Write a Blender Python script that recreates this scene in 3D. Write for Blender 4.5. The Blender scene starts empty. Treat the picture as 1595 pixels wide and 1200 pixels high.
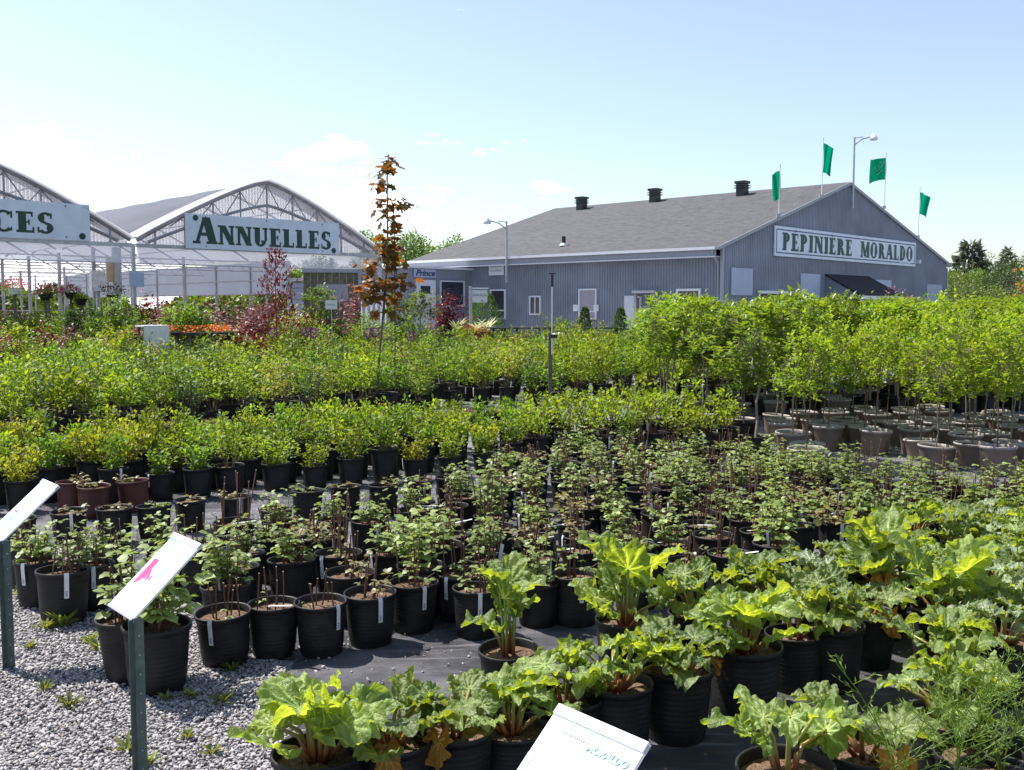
import bpy, math, random
import numpy as np
from mathutils import Vector, Matrix
R = math.radians
random.seed(7)
sc = bpy.context.scene
# ------------------------------------------------------------ camera
H = 1.65; FP = 1550.7; PT = R(4.43)
cam = bpy.data.cameras.new('camera'); co = bpy.data.objects.new('camera', cam)
sc.collection.objects.link(co); sc.camera = co
cam.lens = 35; cam.sensor_width = 36; cam.clip_end = 3000; cam.clip_start = .05
co.location = (0, 0, H); co.rotation_euler = (R(90) - PT, 0, 0)
# ------------------------------------------------------------ light
SUN_EL, SUN_AZ = R(57), R(-57)
w = bpy.data.worlds.new('World'); sc.world = w; w.use_nodes = True
nt = w.node_tree; nt.nodes.clear()
def N(nt, t, **kw):
    n = nt.nodes.new(t)
    for k, v in kw.items():
        if k in n.inputs.keys(): n.inputs[k].default_value = v
        else: setattr(n, k, v)
    return n
sky = N(nt, 'ShaderNodeTexSky', sky_type='NISHITA', sun_disc=False, sun_elevation=SUN_EL,
        sun_rotation=SUN_AZ % (2 * math.pi), air_density=1.0, dust_density=.9, ozone_density=1.6)
bg = N(nt, 'ShaderNodeBackground', Strength=.115)
wo = N(nt, 'ShaderNodeOutputWorld')
def mth(nt, op, a, b=None, clamp=False, c=None):
    n = nt.nodes.new('ShaderNodeMath'); n.operation = op; n.use_clamp = clamp
    for i, v in enumerate((a, b, c)):
        if v is None: continue
        if isinstance(v, (int, float)): n.inputs[i].default_value = v
        else: nt.links.new(v, n.inputs[i])
    return n.outputs[0]
def mixc(nt, f, a, b, bt='MIX'):
    n = nt.nodes.new('ShaderNodeMix'); n.data_type = 'RGBA'; n.blend_type = bt
    for i, v in ((0, f), (6, a), (7, b)):
        if isinstance(v, (int, float)): n.inputs[i].default_value = v
        elif isinstance(v, tuple): n.inputs[i].default_value = v + (1,) if len(v) == 3 else v
        else: nt.links.new(v, n.inputs[i])
    return n.outputs[2]
tc = N(nt, 'ShaderNodeTexCoord'); sp = N(nt, 'ShaderNodeSeparateXYZ')
nt.links.new(tc.outputs['Generated'], sp.inputs[0])
az = mth(nt, 'DIVIDE', sp.outputs[0], mth(nt, 'MAXIMUM', sp.outputs[1], .05))
cb = N(nt, 'ShaderNodeCombineXYZ')
nt.links.new(mth(nt, 'MULTIPLY', az, 9.), cb.inputs[0])
nt.links.new(mth(nt, 'MULTIPLY', sp.outputs[2], 24.), cb.inputs[1])
nz = N(nt, 'ShaderNodeTexNoise', Scale=1.0, Detail=7.0, Roughness=.56); nt.links.new(cb.outputs[0], nz.inputs['Vector'])
# soft cumulus bank low over the left half of the horizon
cz = mth(nt, 'SUBTRACT', .155, mth(nt, 'MULTIPLY', mth(nt, 'ABSOLUTE', mth(nt, 'ADD', az, .33)), .10))
hgt = mth(nt, 'SUBTRACT', cz, sp.outputs[2])
mk = mth(nt, 'ADD', mth(nt, 'MULTIPLY', hgt, 6.), mth(nt, 'MULTIPLY', mth(nt, 'SUBTRACT', nz.outputs[0], .545), 6.5))
mk = mth(nt, 'MULTIPLY', mk, 1.7, True)
side = mth(nt, 'MULTIPLY', mth(nt, 'SUBTRACT', .12, az), 6., True)
mk = mth(nt, 'MULTIPLY', mth(nt, 'MULTIPLY', mk, side), .78)
hs = N(nt, 'ShaderNodeHueSaturation', Saturation=.86, Value=.97); nt.links.new(sky.outputs[0], hs.inputs['Color'])
clr = mixc(nt, mk, hs.outputs[0], (11, 11.2, 11.6))
nt.links.new(clr, bg.inputs[0]); nt.links.new(bg.outputs[0], wo.inputs[0])
sl = bpy.data.lights.new('sun', 'SUN'); sl.energy = 5.0; sl.angle = R(.5); sl.color = (1, .95, .87)
so = bpy.data.objects.new('sun', sl); sc.collection.objects.link(so)
sd = Vector((math.sin(SUN_AZ) * math.cos(SUN_EL), math.cos(SUN_AZ) * math.cos(SUN_EL), math.sin(SUN_EL)))
so.rotation_euler = (-sd).to_track_quat('-Z', 'Y').to_euler(); so.location = (0, 0, 30)
sc.view_settings.view_transform = 'Standard'; sc.view_settings.look = 'None'
sc.view_settings.gamma = 1; sc.view_settings.exposure = .85
sc.render.engine = 'CYCLES'
# ------------------------------------------------------------ measuring helpers (rays from the camera spot to the ground)
def ray(px, py):
    dx = (px - 797.5) / FP; dy = (600 - py) / FP
    return (dx, math.cos(PT) + dy * math.sin(PT), -math.sin(PT) + dy * math.cos(PT))
def G(px, py, z=0):
    r = ray(px, py); t = (z - H) / r[2]; return Vector((r[0] * t, r[1] * t, z))
def PX(p):
    d = p[1] * math.cos(PT) - (p[2] - H) * math.sin(PT); u = p[1] * math.sin(PT) + (p[2] - H) * math.cos(PT)
    return 797.5 + FP * p[0] / d, 600 - FP * u / d
def at(px, py, Y):
    r = ray(px, py); t = Y / r[1]; return Vector((r[0] * t, Y, H + r[2] * t))
def inpoly(x, y, pl):
    c = False; j = len(pl) - 1
    for i in range(len(pl)):
        xi, yi = pl[i]; xj, yj = pl[j]
        if (yi > y) != (yj > y) and x < (xj - xi) * (y - yi) / (yj - yi) + xi: c = not c
        j = i
    return c
def wallpt(O, a, px, py):
    dx, dy = math.sin(a), math.cos(a); r = ray(px, py)
    det = -r[0] * dy + dx * r[1]
    t = (-O[0] * dy + dx * O[1]) / det; s = (r[0] * O[1] - r[1] * O[0]) / det
    return s, H + t * r[2]
# ------------------------------------------------------------ materials
def newmat(name):
    m = bpy.data.materials.new(name); m.use_nodes = True
    nt = m.node_tree; nt.nodes.clear(); return m, nt, N(nt, 'ShaderNodeOutputMaterial')
def basic(name, col, rough=.6, metal=0, noise=.15, nscale=8., bump=0., bscale=40., spec=.5, col2=None, detail=5):
    m, nt, o = newmat(name)
    b = N(nt, 'ShaderNodeBsdfPrincipled', Roughness=rough, Metallic=metal)
    b.inputs['Specular IOR Level'].default_value = spec
    tc = N(nt, 'ShaderNodeTexCoord')
    n = N(nt, 'ShaderNodeTexNoise', Scale=nscale, Detail=float(detail), Roughness=.6); nt.links.new(tc.outputs['Object'], n.inputs['Vector'])
    c2 = col2 or tuple(x * (1 - noise * 2) for x in col); c1 = col if col2 else tuple(min(1, x * (1 + noise)) for x in col)
    f = mth(nt, 'MULTIPLY', mth(nt, 'SUBTRACT', n.outputs[0], .32), 2.6, True)
    c = mixc(nt, f, c2, c1)
    oi = N(nt, 'ShaderNodeObjectInfo')
    hv = N(nt, 'ShaderNodeHueSaturation'); nt.links.new(c, hv.inputs['Color'])
    nt.links.new(mth(nt, 'MULTIPLY_ADD', oi.outputs['Random'], .24, c=.88), hv.inputs['Value'])
    nt.links.new(hv.outputs[0], b.inputs['Base Color'])
    if bump:
        n2 = N(nt, 'ShaderNodeTexNoise', Scale=bscale, Detail=4.); nt.links.new(tc.outputs['Object'], n2.inputs['Vector'])
        bp = N(nt, 'ShaderNodeBump', Strength=bump, Distance=.02); nt.links.new(n2.outputs[0], bp.inputs['Height'])
        nt.links.new(bp.outputs[0], b.inputs['Normal'])
    nt.links.new(b.outputs[0], o.inputs[0]); return m
def leafmat(name, a, b_, tr=.45, rough=.42, trc=None, spec=.5, vein=False, hue=.0):
    m, nt, o = newmat(name)
    g = N(nt, 'ShaderNodeNewGeometry'); oi = N(nt, 'ShaderNodeObjectInfo')
    c = mixc(nt, g.outputs['Random Per Island'], a, b_)
    if vein:
        at_ = N(nt, 'ShaderNodeAttribute', attribute_name='vein')
        c = mixc(nt, mth(nt, 'MULTIPLY', at_.outputs['Fac'], .85), c, tuple(min(1, x * 2.2 + .06) for x in b_))
    hv = N(nt, 'ShaderNodeHueSaturation'); nt.links.new(c, hv.inputs['Color'])
    nt.links.new(mth(nt, 'MULTIPLY_ADD', oi.outputs['Random'], .5, c=.75), hv.inputs['Value'])
    nt.links.new(mth(nt, 'MULTIPLY_ADD', oi.outputs['Random'], hue, c=.5 - hue / 2), hv.inputs['Hue'])
    p = N(nt, 'ShaderNodeBsdfPrincipled', Roughness=rough); nt.links.new(hv.outputs[0], p.inputs['Base Color'])
    p.inputs['Specular IOR Level'].default_value = spec
    t = N(nt, 'ShaderNodeBsdfTranslucent')
    tcx = mixc(nt, 1.0, hv.outputs[0], trc or (1.5, 1.35, .5), 'MULTIPLY'); nt.links.new(tcx, t.inputs[0])
    if vein:
        tc = N(nt, 'ShaderNodeTexCoord'); nb = N(nt, 'ShaderNodeTexNoise', Scale=85., Detail=3.); nt.links.new(tc.outputs['Object'], nb.inputs['Vector'])
        bp = N(nt, 'ShaderNodeBump', Strength=.9, Distance=.009); nt.links.new(nb.outputs[0], bp.inputs['Height']); nt.links.new(bp.outputs[0], p.inputs['Normal']); nt.links.new(bp.outputs[0], t.inputs['Normal'])
    mx = N(nt, 'ShaderNodeMixShader', Fac=tr); nt.links.new(p.outputs[0], mx.inputs[1]); nt.links.new(t.outputs[0], mx.inputs[2])
    nt.links.new(mx.outputs[0], o.inputs[0]); return m
M = {}
M['pot'] = basic('black_plastic', (.006, .006, .008), .5, noise=.3, nscale=9, spec=.28, col2=(.026, .023, .022), detail=9)
M['pot_grey'] = basic('grey_dusty_plastic', (.24, .18, .145), .6, col2=(.15, .11, .09), nscale=9)
M['pot_rim'] = basic('pale_rim_plastic', (.34, .30, .28), .55)
M['pot_red'] = basic('brown_red_plastic', (.07, .013, .01), .5)
M['pot_green'] = basic('pale_green_plastic', (.28, .36, .25), .5)
M['soil_dark'] = basic('dark_potting_soil', (.03, .02, .015), .95, col2=(.07, .05, .04), nscale=60, spec=.1)
M['soil'] = basic('potting_soil', (.075, .045, .028), .95, col2=(.22, .15, .11), nscale=60, bump=.9, bscale=90, spec=.1)
M['tag'] = basic('white_tag', (.72, .74, .78), .4, noise=.04)
M['ink'] = basic('tag_ink', (.10, .12, .20), .6)
M['cane'] = basic('brown_cane', (.13, .06, .035), .6, nscale=30)
M['cane_tip'] = basic('cut_cane_tip', (.45, .35, .22), .7)
M['stem'] = basic('woody_stem', (.14, .10, .06), .7, nscale=25)
M['stem_grey'] = basic('grey_bark', (.24, .19, .15), .75, nscale=25)
M['dead'] = basic('dry_grass_stem', (.34, .27, .14), .8)
M['rasp'] = leafmat('raspberry_leaf', (.16, .22, .055), (.29, .36, .12), .4, .5, (1.3, 1.3, .45), .45)
M['rasp_b'] = leafmat('raspberry_leaf_bronze', (.15, .16, .06), (.23, .19, .08), .34, .42, (1.4, 1.2, .5), .55)
M['spirea'] = leafmat('yellow_green_leaf', (.14, .23, .012), (.30, .36, .03), .52, .5, (1.35, 1.35, .4), .32, hue=.02)
M['lime'] = leafmat('golden_leaf', (.22, .27, .012), (.35, .37, .03), .5, .5, (1.35, 1.25, .4), .28, hue=.02)
M['mid'] = leafmat('mid_green_leaf', (.09, .17, .015), (.20, .28, .03), .48, .48, (1.3, 1.35, .4), .32, hue=.03)
M['dark'] = leafmat('dark_green_leaf', (.04, .095, .022), (.085, .15, .04), .34, .5, None, .25)
M['tip'] = leafmat('bronze_tip_leaf', (.19, .26, .04), (.36, .29, .11), .42, .5, None, .3)
M['rhodo'] = leafmat('glossy_green_leaf', (.11, .20, .015), (.23, .32, .025), .48, .36, spec=.5, hue=.015)
M['rhub'] = leafmat('rhubarb_leaf', (.11, .18, .04), (.23, .31, .085), .5, .44, (1.9, 1.6, .28), .6, True)
M['rhub_grey'] = leafmat('grey_green_leaf', (.13, .185, .095), (.25, .31, .19), .36, .4, (1.8, 1.7, .35), .65, True)
M['wilt'] = leafmat('wilted_leaf', (.42, .13, .03), (.50, .27, .05), .35, .6, (1.3, 1.0, .5), .2, True)
M['red'] = leafmat('maroon_leaf', (.075, .008, .013), (.19, .02, .03), .3, .4, (1.4, .7, .7))
M['pink'] = leafmat('pink_grey_leaf', (.16, .07, .08), (.30, .16, .17), .35, .5, (1.3, .9, .9))
M['maple'] = leafmat('bronze_maple_leaf', (.075, .085, .02), (.20, .085, .022), .45, .4, (2.0, 1.25, .5))
M['maple_y'] = leafmat('orange_maple_leaf', (.30, .13, .02), (.42, .22, .03), .45, .4, (1.5, 1.2, .5))
M['lowred'] = leafmat('low_red_leaf', (.20, .06, .04), (.24, .17, .07), .35, .5, (1.3, 1., .6))
M['aspar'] = leafmat('feathery_green', (.10, .18, .03), (.18, .26, .05), .35, .5)
M['fl_pink'] = leafmat('magenta_petal', (.45, .02, .14), (.60, .05, .22), .35, .5, (1.2, .8, 1.))
M['fl_orange'] = leafmat('orange_petal', (.50, .08, .01), (.60, .17, .02), .35, .5, (1.2, 1., .6))
M['fl_purple'] = leafmat('purple_floret', (.10, .015, .12), (.18, .03, .16), .3, .5, (1.2, .8, 1.2))
M['fl_white'] = leafmat('cream_floret', (.55, .56, .38), (.72, .72, .5), .35, .5, (1.1, 1.1, .9))
M['far'] = leafmat('far_tree_leaf', (.08, .15, .02), (.17, .25, .03), .3, .5, hue=.03)
M['far_d'] = leafmat('far_tree_dark_leaf', (.045, .09, .025), (.09, .15, .035), .25, .5)
M['conifer'] = leafmat('spruce_needles', (.07, .10, .085), (.12, .15, .13), .3, .6)
M['white'] = basic('white_paint', (.78, .79, .80), .45, noise=.03)
M['board'] = basic('white_sign_board', (.62, .70, .80), .5, noise=.06, nscale=2.5)
M['sign_green'] = basic('dark_green_lettering', (.005, .048, .032), .5, noise=.1)
M['letter_dark'] = basic('blue_black_lettering', (.03, .05, .12), .5, noise=.1)
M['sky_panel'] = basic('pale_blue_panel', (.40, .46, .60), .55, noise=.05, nscale=2)
M['wall'] = basic('grey_blue_siding', (.235, .265, .33), .45, noise=.11, nscale=.7, spec=.5)
M['trim'] = basic('grey_trim', (.33, .35, .41), .5, noise=.05)
M['trim_w'] = basic('white_trim', (.70, .71, .76), .5, noise=.04)
M['glass'] = basic('dark_window_glass', (.035, .045, .06), .12, noise=.3, nscale=1.2, spec=.8)
M['blind'] = basic('mauve_window_blind', (.36, .34, .39), .6, noise=.06)
M['blackm'] = basic('black_metal', (.012, .012, .014), .4)
M['galv'] = basic('galvanised_steel', (.42, .44, .48), .45, .5, noise=.12, nscale=6)
M['green_steel'] = basic('green_steel_post', (.07, .11, .10), .5, .1, noise=.2, nscale=20)
M['hole'] = basic('punched_hole', (.5, .5, .5), .6)
M['frame'] = basic('greenhouse_frame', (.33, .32, .36), .5, .2, noise=.15, nscale=3)
M['wood'] = basic('weathered_wood', (.17, .14, .10), .8, noise=.25, nscale=9)
M['wood_light'] = basic('pale_wood', (.42, .34, .22), .7)
M['sheet'] = basic('white_printed_sheet', (.80, .82, .86), .3, noise=.01, spec=.5)
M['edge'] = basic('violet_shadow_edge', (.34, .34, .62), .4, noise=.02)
M['print_pink'] = basic('pink_print', (.75, .05, .22), .4)
M['print_teal'] = basic('teal_print', (.22, .58, .55), .4, col2=(.42, .70, .67), nscale=50)
M['teal_ink'] = basic('teal_ink', (.10, .45, .42), .4)
M['print_blue'] = basic('blue_print', (.20, .34, .62), .4, col2=(.62, .60, .80), nscale=16)
M['print_grey'] = basic('grey_print', (.35, .37, .45), .5)
M['flag'] = leafmat('green_flag_cloth', (.0, .23, .13), (.0, .25, .14), .45, .6, (1.1, 1.3, 1.1), .1)
M['flag_lite'] = basic('pale_flag_mark', (.16, .48, .34), .6)
M['stone_e'] = basic('red_planter_wood', (.34, .06, .035), .6)
M['crate'] = basic('white_plastic_crate', (.66, .68, .74), .45)
M['skin_dark'] = basic('canopy_shingle', (.014, .013, .022), .8)
def plastic(name, col, fac, tr=.0, tcol=None):
    m, nt, o = newmat(name)
    tc = N(nt, 'ShaderNodeTexCoord'); n = N(nt, 'ShaderNodeTexNoise', Scale=.8, Detail=6.); nt.links.new(tc.outputs['Object'], n.inputs['Vector'])
    wv = N(nt, 'ShaderNodeTexNoise', Scale=2.5, Detail=2.); nt.links.new(tc.outputs['Object'], wv.inputs['Vector'])
    c = mixc(nt, mth(nt, 'MULTIPLY', mth(nt, 'SUBTRACT', n.outputs[0], .35), 3., True), tuple(x * .72 for x in col), col)
    p = N(nt, 'ShaderNodeBsdfPrincipled', Roughness=.35); nt.links.new(c, p.inputs['Base Color'])
    bp = N(nt, 'ShaderNodeBump', Strength=.5, Distance=.05); nt.links.new(wv.outputs[0], bp.inputs['Height']); nt.links.new(bp.outputs[0], p.inputs['Normal'])
    t = N(nt, 'ShaderNodeBsdfTranslucent'); nt.links.new(c if not tcol else mixc(nt, n.outputs[0], tuple(x * .8 for x in tcol), tcol), t.inputs[0])
    mx = N(nt, 'ShaderNodeMixShader', Fac=fac); nt.links.new(p.outputs[0], mx.inputs[1]); nt.links.new(t.outputs[0], mx.inputs[2])
    out = mx
    if tr:
        tp = N(nt, 'ShaderNodeBsdfTransparent'); m2 = N(nt, 'ShaderNodeMixShader', Fac=tr)
        nt.links.new(mx.outputs[0], m2.inputs[1]); nt.links.new(tp.outputs[0], m2.inputs[2]); out = m2
    nt.links.new(out.outputs[0], o.inputs[0]); return m
M['poly'] = plastic('greenhouse_film', (.13, .12, .16), .6, 0, (.92, .92, .97))
M['gable_film'] = plastic('corrugated_gable_sheet', (.86, .85, .89), .55, .6)
M['film_edge'] = plastic('white_edge_film', (.75, .75, .80), .4)
M['valance'] = plastic('hanging_clear_plastic', (.66, .69, .82), .5, .22)
def roofmat():
    m, nt, o = newmat('asphalt_shingles')
    tc = N(nt, 'ShaderNodeTexCoord'); b = N(nt, 'ShaderNodeBsdfPrincipled', Roughness=.85)
    br = N(nt, 'ShaderNodeTexBrick', Scale=1.0); br.inputs['Brick Width'].default_value = .32; br.inputs['Row Height'].default_value = .14
    br.inputs['Mortar Size'].default_value = .006; br.inputs['Color1'].default_value = (.027, .027, .032, 1); br.inputs['Color2'].default_value = (.083, .083, .096, 1)
    br.inputs['Mortar'].default_value = (.05, .05, .055, 1); br.offset = .37
    nt.links.new(tc.outputs['UV'], br.inputs['Vector'])
    n = N(nt, 'ShaderNodeTexNoise', Scale=5.0, Detail=6.); nt.links.new(tc.outputs['UV'], n.inputs['Vector'])
    n3 = N(nt, 'ShaderNodeTexNoise', Scale=.35, Detail=3.); nt.links.new(tc.outputs['UV'], n3.inputs['Vector'])
    c = mixc(nt, mth(nt, 'MULTIPLY', mth(nt, 'SUBTRACT', n.outputs[0], .4), 3., True), br.outputs[0], (.076, .076, .088))
    c = mixc(nt, mth(nt, 'MULTIPLY', n3.outputs[0], .35), c, (.040, .036, .042))
    nt.links.new(c, b.inputs['Base Color']); nt.links.new(b.outputs[0], o.inputs[0]); return m
M['roof'] = roofmat()
def groundmat():
    m, nt, o = newmat('gravel_ground')
    tc = N(nt, 'ShaderNodeTexCoord'); b = N(nt, 'ShaderNodeBsdfPrincipled', Roughness=.9)
    v = N(nt, 'ShaderNodeTexVoronoi', Scale=42.); nt.links.new(tc.outputs['Object'], v.inputs['Vector'])
    n = N(nt, 'ShaderNodeTexNoise', Scale=.5, Detail=6.); nt.links.new(tc.outputs['Object'], n.inputs['Vector'])
    sx = N(nt, 'ShaderNodeSeparateColor'); nt.links.new(v.outputs['Color'], sx.inputs[0])
    c = mixc(nt, sx.outputs[0], (.10, .10, .11), (.30, .29, .32))
    c = mixc(nt, mth(nt, 'MULTIPLY', mth(nt, 'SUBTRACT', n.outputs[0], .5), 2., True), c, (.17, .15, .11))
    sy = N(nt, 'ShaderNodeSeparateXYZ'); nt.links.new(tc.outputs['Object'], sy.inputs[0])
    far = mth(nt, 'MULTIPLY', mth(nt, 'SUBTRACT', sy.outputs[1], 62.), .1, True)
    c = mixc(nt, far, c, (.09, .13, .035))
    nt.links.new(c, b.inputs['Base Color'])
    bp = N(nt, 'ShaderNodeBump', Strength=.8, Distance=.01); nt.links.new(v.outputs['Distance'], bp.inputs['Height']); nt.links.new(bp.outputs[0], b.inputs['Normal'])
    nt.links.new(b.outputs[0], o.inputs[0]); return m
def clothmat():
    m, nt, o = newmat('woven_weed_cloth')
    tc = N(nt, 'ShaderNodeTexCoord'); b = N(nt, 'ShaderNodeBsdfPrincipled', Roughness=.42)
    n = N(nt, 'ShaderNodeTexNoise', Scale=2.2, Detail=8., Roughness=.65); nt.links.new(tc.outputs['Object'], n.inputs['Vector'])
    n4 = N(nt, 'ShaderNodeTexNoise', Scale=130., Detail=2.); nt.links.new(tc.outputs['Object'], n4.inputs['Vector'])
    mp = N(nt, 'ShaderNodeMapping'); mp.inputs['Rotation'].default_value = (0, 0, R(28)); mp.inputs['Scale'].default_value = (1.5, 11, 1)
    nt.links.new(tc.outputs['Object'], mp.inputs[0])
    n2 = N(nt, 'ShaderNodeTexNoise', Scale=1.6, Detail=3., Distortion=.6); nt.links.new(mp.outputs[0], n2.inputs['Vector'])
    c = mixc(nt, mth(nt, 'MULTIPLY', mth(nt, 'SUBTRACT', n.outputs[0], .42), 3.2, True), (.13, .13, .15), (.46, .45, .50))
    c = mixc(nt, mth(nt, 'MULTIPLY', mth(nt, 'SUBTRACT', n4.outputs[0], .66), 7., True), c, (.32, .28, .22))
    c = mixc(nt, mth(nt, 'MULTIPLY', mth(nt, 'SUBTRACT', n2.outputs[0], .56), 5., True), c, (.50, .48, .53))  # pale streaks: light catching the wrinkles, painted into the cloth colour
    nt.links.new(c, b.inputs['Base Color'])
    wv = N(nt, 'ShaderNodeTexWave', Scale=60., Distortion=.3); nt.links.new(mp.outputs[0], wv.inputs['Vector'])
    hh = mth(nt, 'ADD', n2.outputs[0], mth(nt, 'MULTIPLY', wv.outputs[0], .03))
    bp = N(nt, 'ShaderNodeBump', Strength=1.0, Distance=.09); nt.links.new(hh, bp.inputs['Height']); nt.links.new(bp.outputs[0], b.inputs['Normal'])
    nt.links.new(b.outputs[0], o.inputs[0]); return m
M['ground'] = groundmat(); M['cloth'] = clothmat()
M['chip'] = leafmat('slate_chip', (.22, .21, .215), (.50, .475, .485), 0, .75, spec=.3)
M['grass'] = leafmat('weed_blade', (.12, .18, .03), (.24, .26, .06), .35, .5)
# ------------------------------------------------------------ mesh helpers
class MB:
    def __init__(s): s.v = []; s.f = []; s.m = []; s.cur = 0
    def add(s, vs, fs):
        b = len(s.v); s.v += [tuple(v) for v in vs]; s.f += [tuple(i + b for i in f) for f in fs]; s.m += [s.cur] * len(fs); return s
    def box(s, c, d, rz=0, mtx=None):
        x, y, z = d[0] / 2, d[1] / 2, d[2] / 2
        vs = [Vector((a, b, e)) for a in (-x, x) for b in (-y, y) for e in (-z, z)]
        mt = Matrix.Translation(Vector(c)) @ (mtx or Matrix.Rotation(rz, 4, 'Z'))
        return s.add([mt @ v for v in vs], [(0, 1, 3, 2), (4, 6, 7, 5), (0, 4, 5, 1), (2, 3, 7, 6), (0, 2, 6, 4), (1, 5, 7, 3)])
    def tube(s, pts, r, n=6, r1=None, cap=True):
        pts = [Vector(p) for p in pts]; k = len(pts); r1 = r if r1 is None else r1; rings = []
        for i, p in enumerate(pts):
            d = (pts[min(i + 1, k - 1)] - pts[max(i - 1, 0)]).normalized()
            a = d.cross(Vector((0, 0, 1)) if abs(d.z) < .9 else Vector((1, 0, 0))).normalized(); b = d.cross(a)
            q = r + (r1 - r) * i / max(1, k - 1)
            rings.append([p + a * math.cos(2 * math.pi * j / n) * q + b * math.sin(2 * math.pi * j / n) * q for j in range(n)])
        vs = [v for rg in rings for v in rg]; fs = []
        for i in range(k - 1):
            for j in range(n): fs.append((i * n + j, i * n + (j + 1) % n, (i + 1) * n + (j + 1) % n, (i + 1) * n + j))
        if cap: fs += [tuple(range(n))[::-1], tuple((k - 1) * n + j for j in range(n))]
        return s.add(vs, fs)
    def lathe(s, prof, n=28, c=(0, 0, 0), wob=0):
        vs = []; fs = []
        for i, (r, z) in enumerate(prof):
            for j in range(n):
                a = 2 * math.pi * j / n; q = r * (1 + wob * math.sin(2 * a + 1))
                vs.append((c[0] + q * math.cos(a), c[1] + q * math.sin(a), c[2] + z))
        for i in range(len(prof) - 1):
            for j in range(n): fs.append((i * n + j, i * n + (j + 1) % n, (i + 1) * n + (j + 1) % n, (i + 1) * n + j))
        return s.add(vs, fs)
    def beam(s, p, q, wd, ht):   # rectangular bar between two points
        p, q = Vector(p), Vector(q); d = q - p; L = d.length; d.normalize()
        a = d.cross(Vector((0, 0, 1)) if abs(d.z) < .95 else Vector((1, 0, 0))).normalized(); b = a.cross(d)
        vs = [p + e * d * L + x * a * wd / 2 + y * b * ht / 2 for e in (0, 1) for x in (-1, 1) for y in (-1, 1)]
        return s.add(vs, [(0, 1, 3, 2), (4, 6, 7, 5), (0, 4, 5, 1), (2, 3, 7, 6), (0, 2, 6, 4), (1, 5, 7, 3)])
    def mesh(s, name, mats, smooth=False):
        me = bpy.data.meshes.new(name); me.from_pydata(s.v, [], s.f)
        for m in (mats if isinstance(mats, list) else [mats]): me.materials.append(m)
        if any(s.m): me.polygons.foreach_set('material_index', s.m)
        if smooth: me.polygons.foreach_set('use_smooth', [True] * len(s.f))
        me.update(); return me
def link(name, me, parent=None, loc=None, rot=None, scale=None):
    o = bpy.data.objects.new(name, me); sc.collection.objects.link(o)
    if parent: o.parent = parent
    if loc is not None: o.location = loc
    if rot is not None: o.rotation_euler = rot
    if scale is not None: o.scale = (scale,) * 3 if isinstance(scale, (int, float)) else scale
    return o
def tag(o, label=None, cat=None, group=None, kind=None):
    if label: o['label'] = label
    if cat: o['category'] = cat
    if group: o['group'] = group
    if kind: o['kind'] = kind
    return o
def thing(name, loc, label, cat, group=None, rz=0, scale=None):
    o = link(name, None, None, loc, (0, 0, rz), scale); o.empty_display_size = .1
    return tag(o, label, cat, group)
def part(name, mb, mats, parent, smooth=False, label=None):
    o = link(name, mb.mesh(name, mats, smooth), parent); return tag(o, label)
def arrmesh(name, V, F, mat, smooth=False):
    me = bpy.data.meshes.new(name); V = np.asarray(V, np.float32).reshape(-1, 3); F = np.asarray(F, np.int32); k = F.shape[1]
    me.vertices.add(len(V)); me.vertices.foreach_set('co', V.ravel())
    me.loops.add(F.size); me.loops.foreach_set('vertex_index', F.ravel())
    me.polygons.add(len(F)); me.polygons.foreach_set('loop_start', np.arange(0, F.size, k, dtype=np.int32))
    me.polygons.foreach_set('loop_total', np.full(len(F), k, np.int32))
    if smooth: me.polygons.foreach_set('use_smooth', np.ones(len(F), bool))
    me.materials.append(mat); me.update(calc_edges=True); return me
T_LEAF = (np.array([(0, 0, 0), (.48, .5, .07), (1, 0, -.10), (.48, -.5, .07), (.5, 0, 0)]), np.array([(0, 4, 1), (1, 4, 2), (0, 3, 4), (4, 3, 2)]))
T_ROUND = (np.array([(0, 0, 0), (.22, .38, .05), (.62, .44, .05), (1, 0, -.12), (.62, -.44, .05), (.22, -.38, .05), (.4, 0, 0), (.72, 0, -.03)]),
           np.array([(0, 6, 1), (1, 6, 2), (6, 7, 2), (2, 7, 3), (0, 5, 6), (5, 4, 6), (6, 4, 7), (4, 3, 7)]))
_mp = [(0, 0, 0), (.05, .45, .02), (.35, .30, 0), (.50, .62, -.03), (.66, .26, 0), (1, 0, -.08), (.66, -.26, 0), (.50, -.62, -.03), (.35, -.30, 0), (.05, -.45, .02)]
T_MAPLE = (np.array(_mp + [(.35, 0, .04)]), np.array([(i, (i + 1) % 10, 10) for i in range(10)]))
def unit(a): return a / np.maximum(1e-6, np.linalg.norm(a, axis=1, keepdims=True))
def leaves(P, D, Nn, L, W, tpl):
    P = np.asarray(P, float); D = unit(np.asarray(D, float)); S = unit(np.cross(Nn, D)); N2 = np.cross(D, S)
    L = np.broadcast_to(np.asarray(L, float), (len(P),)); W = np.broadcast_to(np.asarray(W, float), (len(P),)); tv, tf = tpl
    V = P[:, None, :] + L[:, None, None] * (tv[None, :, 0:1] * D[:, None, :] + W[:, None, None] * tv[None, :, 1:2] * S[:, None, :] + tv[None, :, 2:3] * N2[:, None, :])
    F = tf[None] + (np.arange(len(P)) * len(tv))[:, None, None]
    return V.reshape(-1, 3), F.reshape(-1, 3)
def rs(seed): return np.random.RandomState(seed)
def make_leafcloud(name, rg, P, out, up, L, wr, tpl, mat, droop=0., jit=.5):
    n = len(P); D = out * (1 - up) + np.array([0, 0, up - droop]) + rg.normal(0, jit * .5, (n, 3))
    Nn = np.array([0, 0, 1.]) + rg.normal(0, jit, (n, 3)) * .6
    V, F = leaves(P, D, Nn, L * rg.uniform(.65, 1.25, n), wr * rg.uniform(.85, 1.15, n), tpl)
    return arrmesh(name, V, F, mat)
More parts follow.
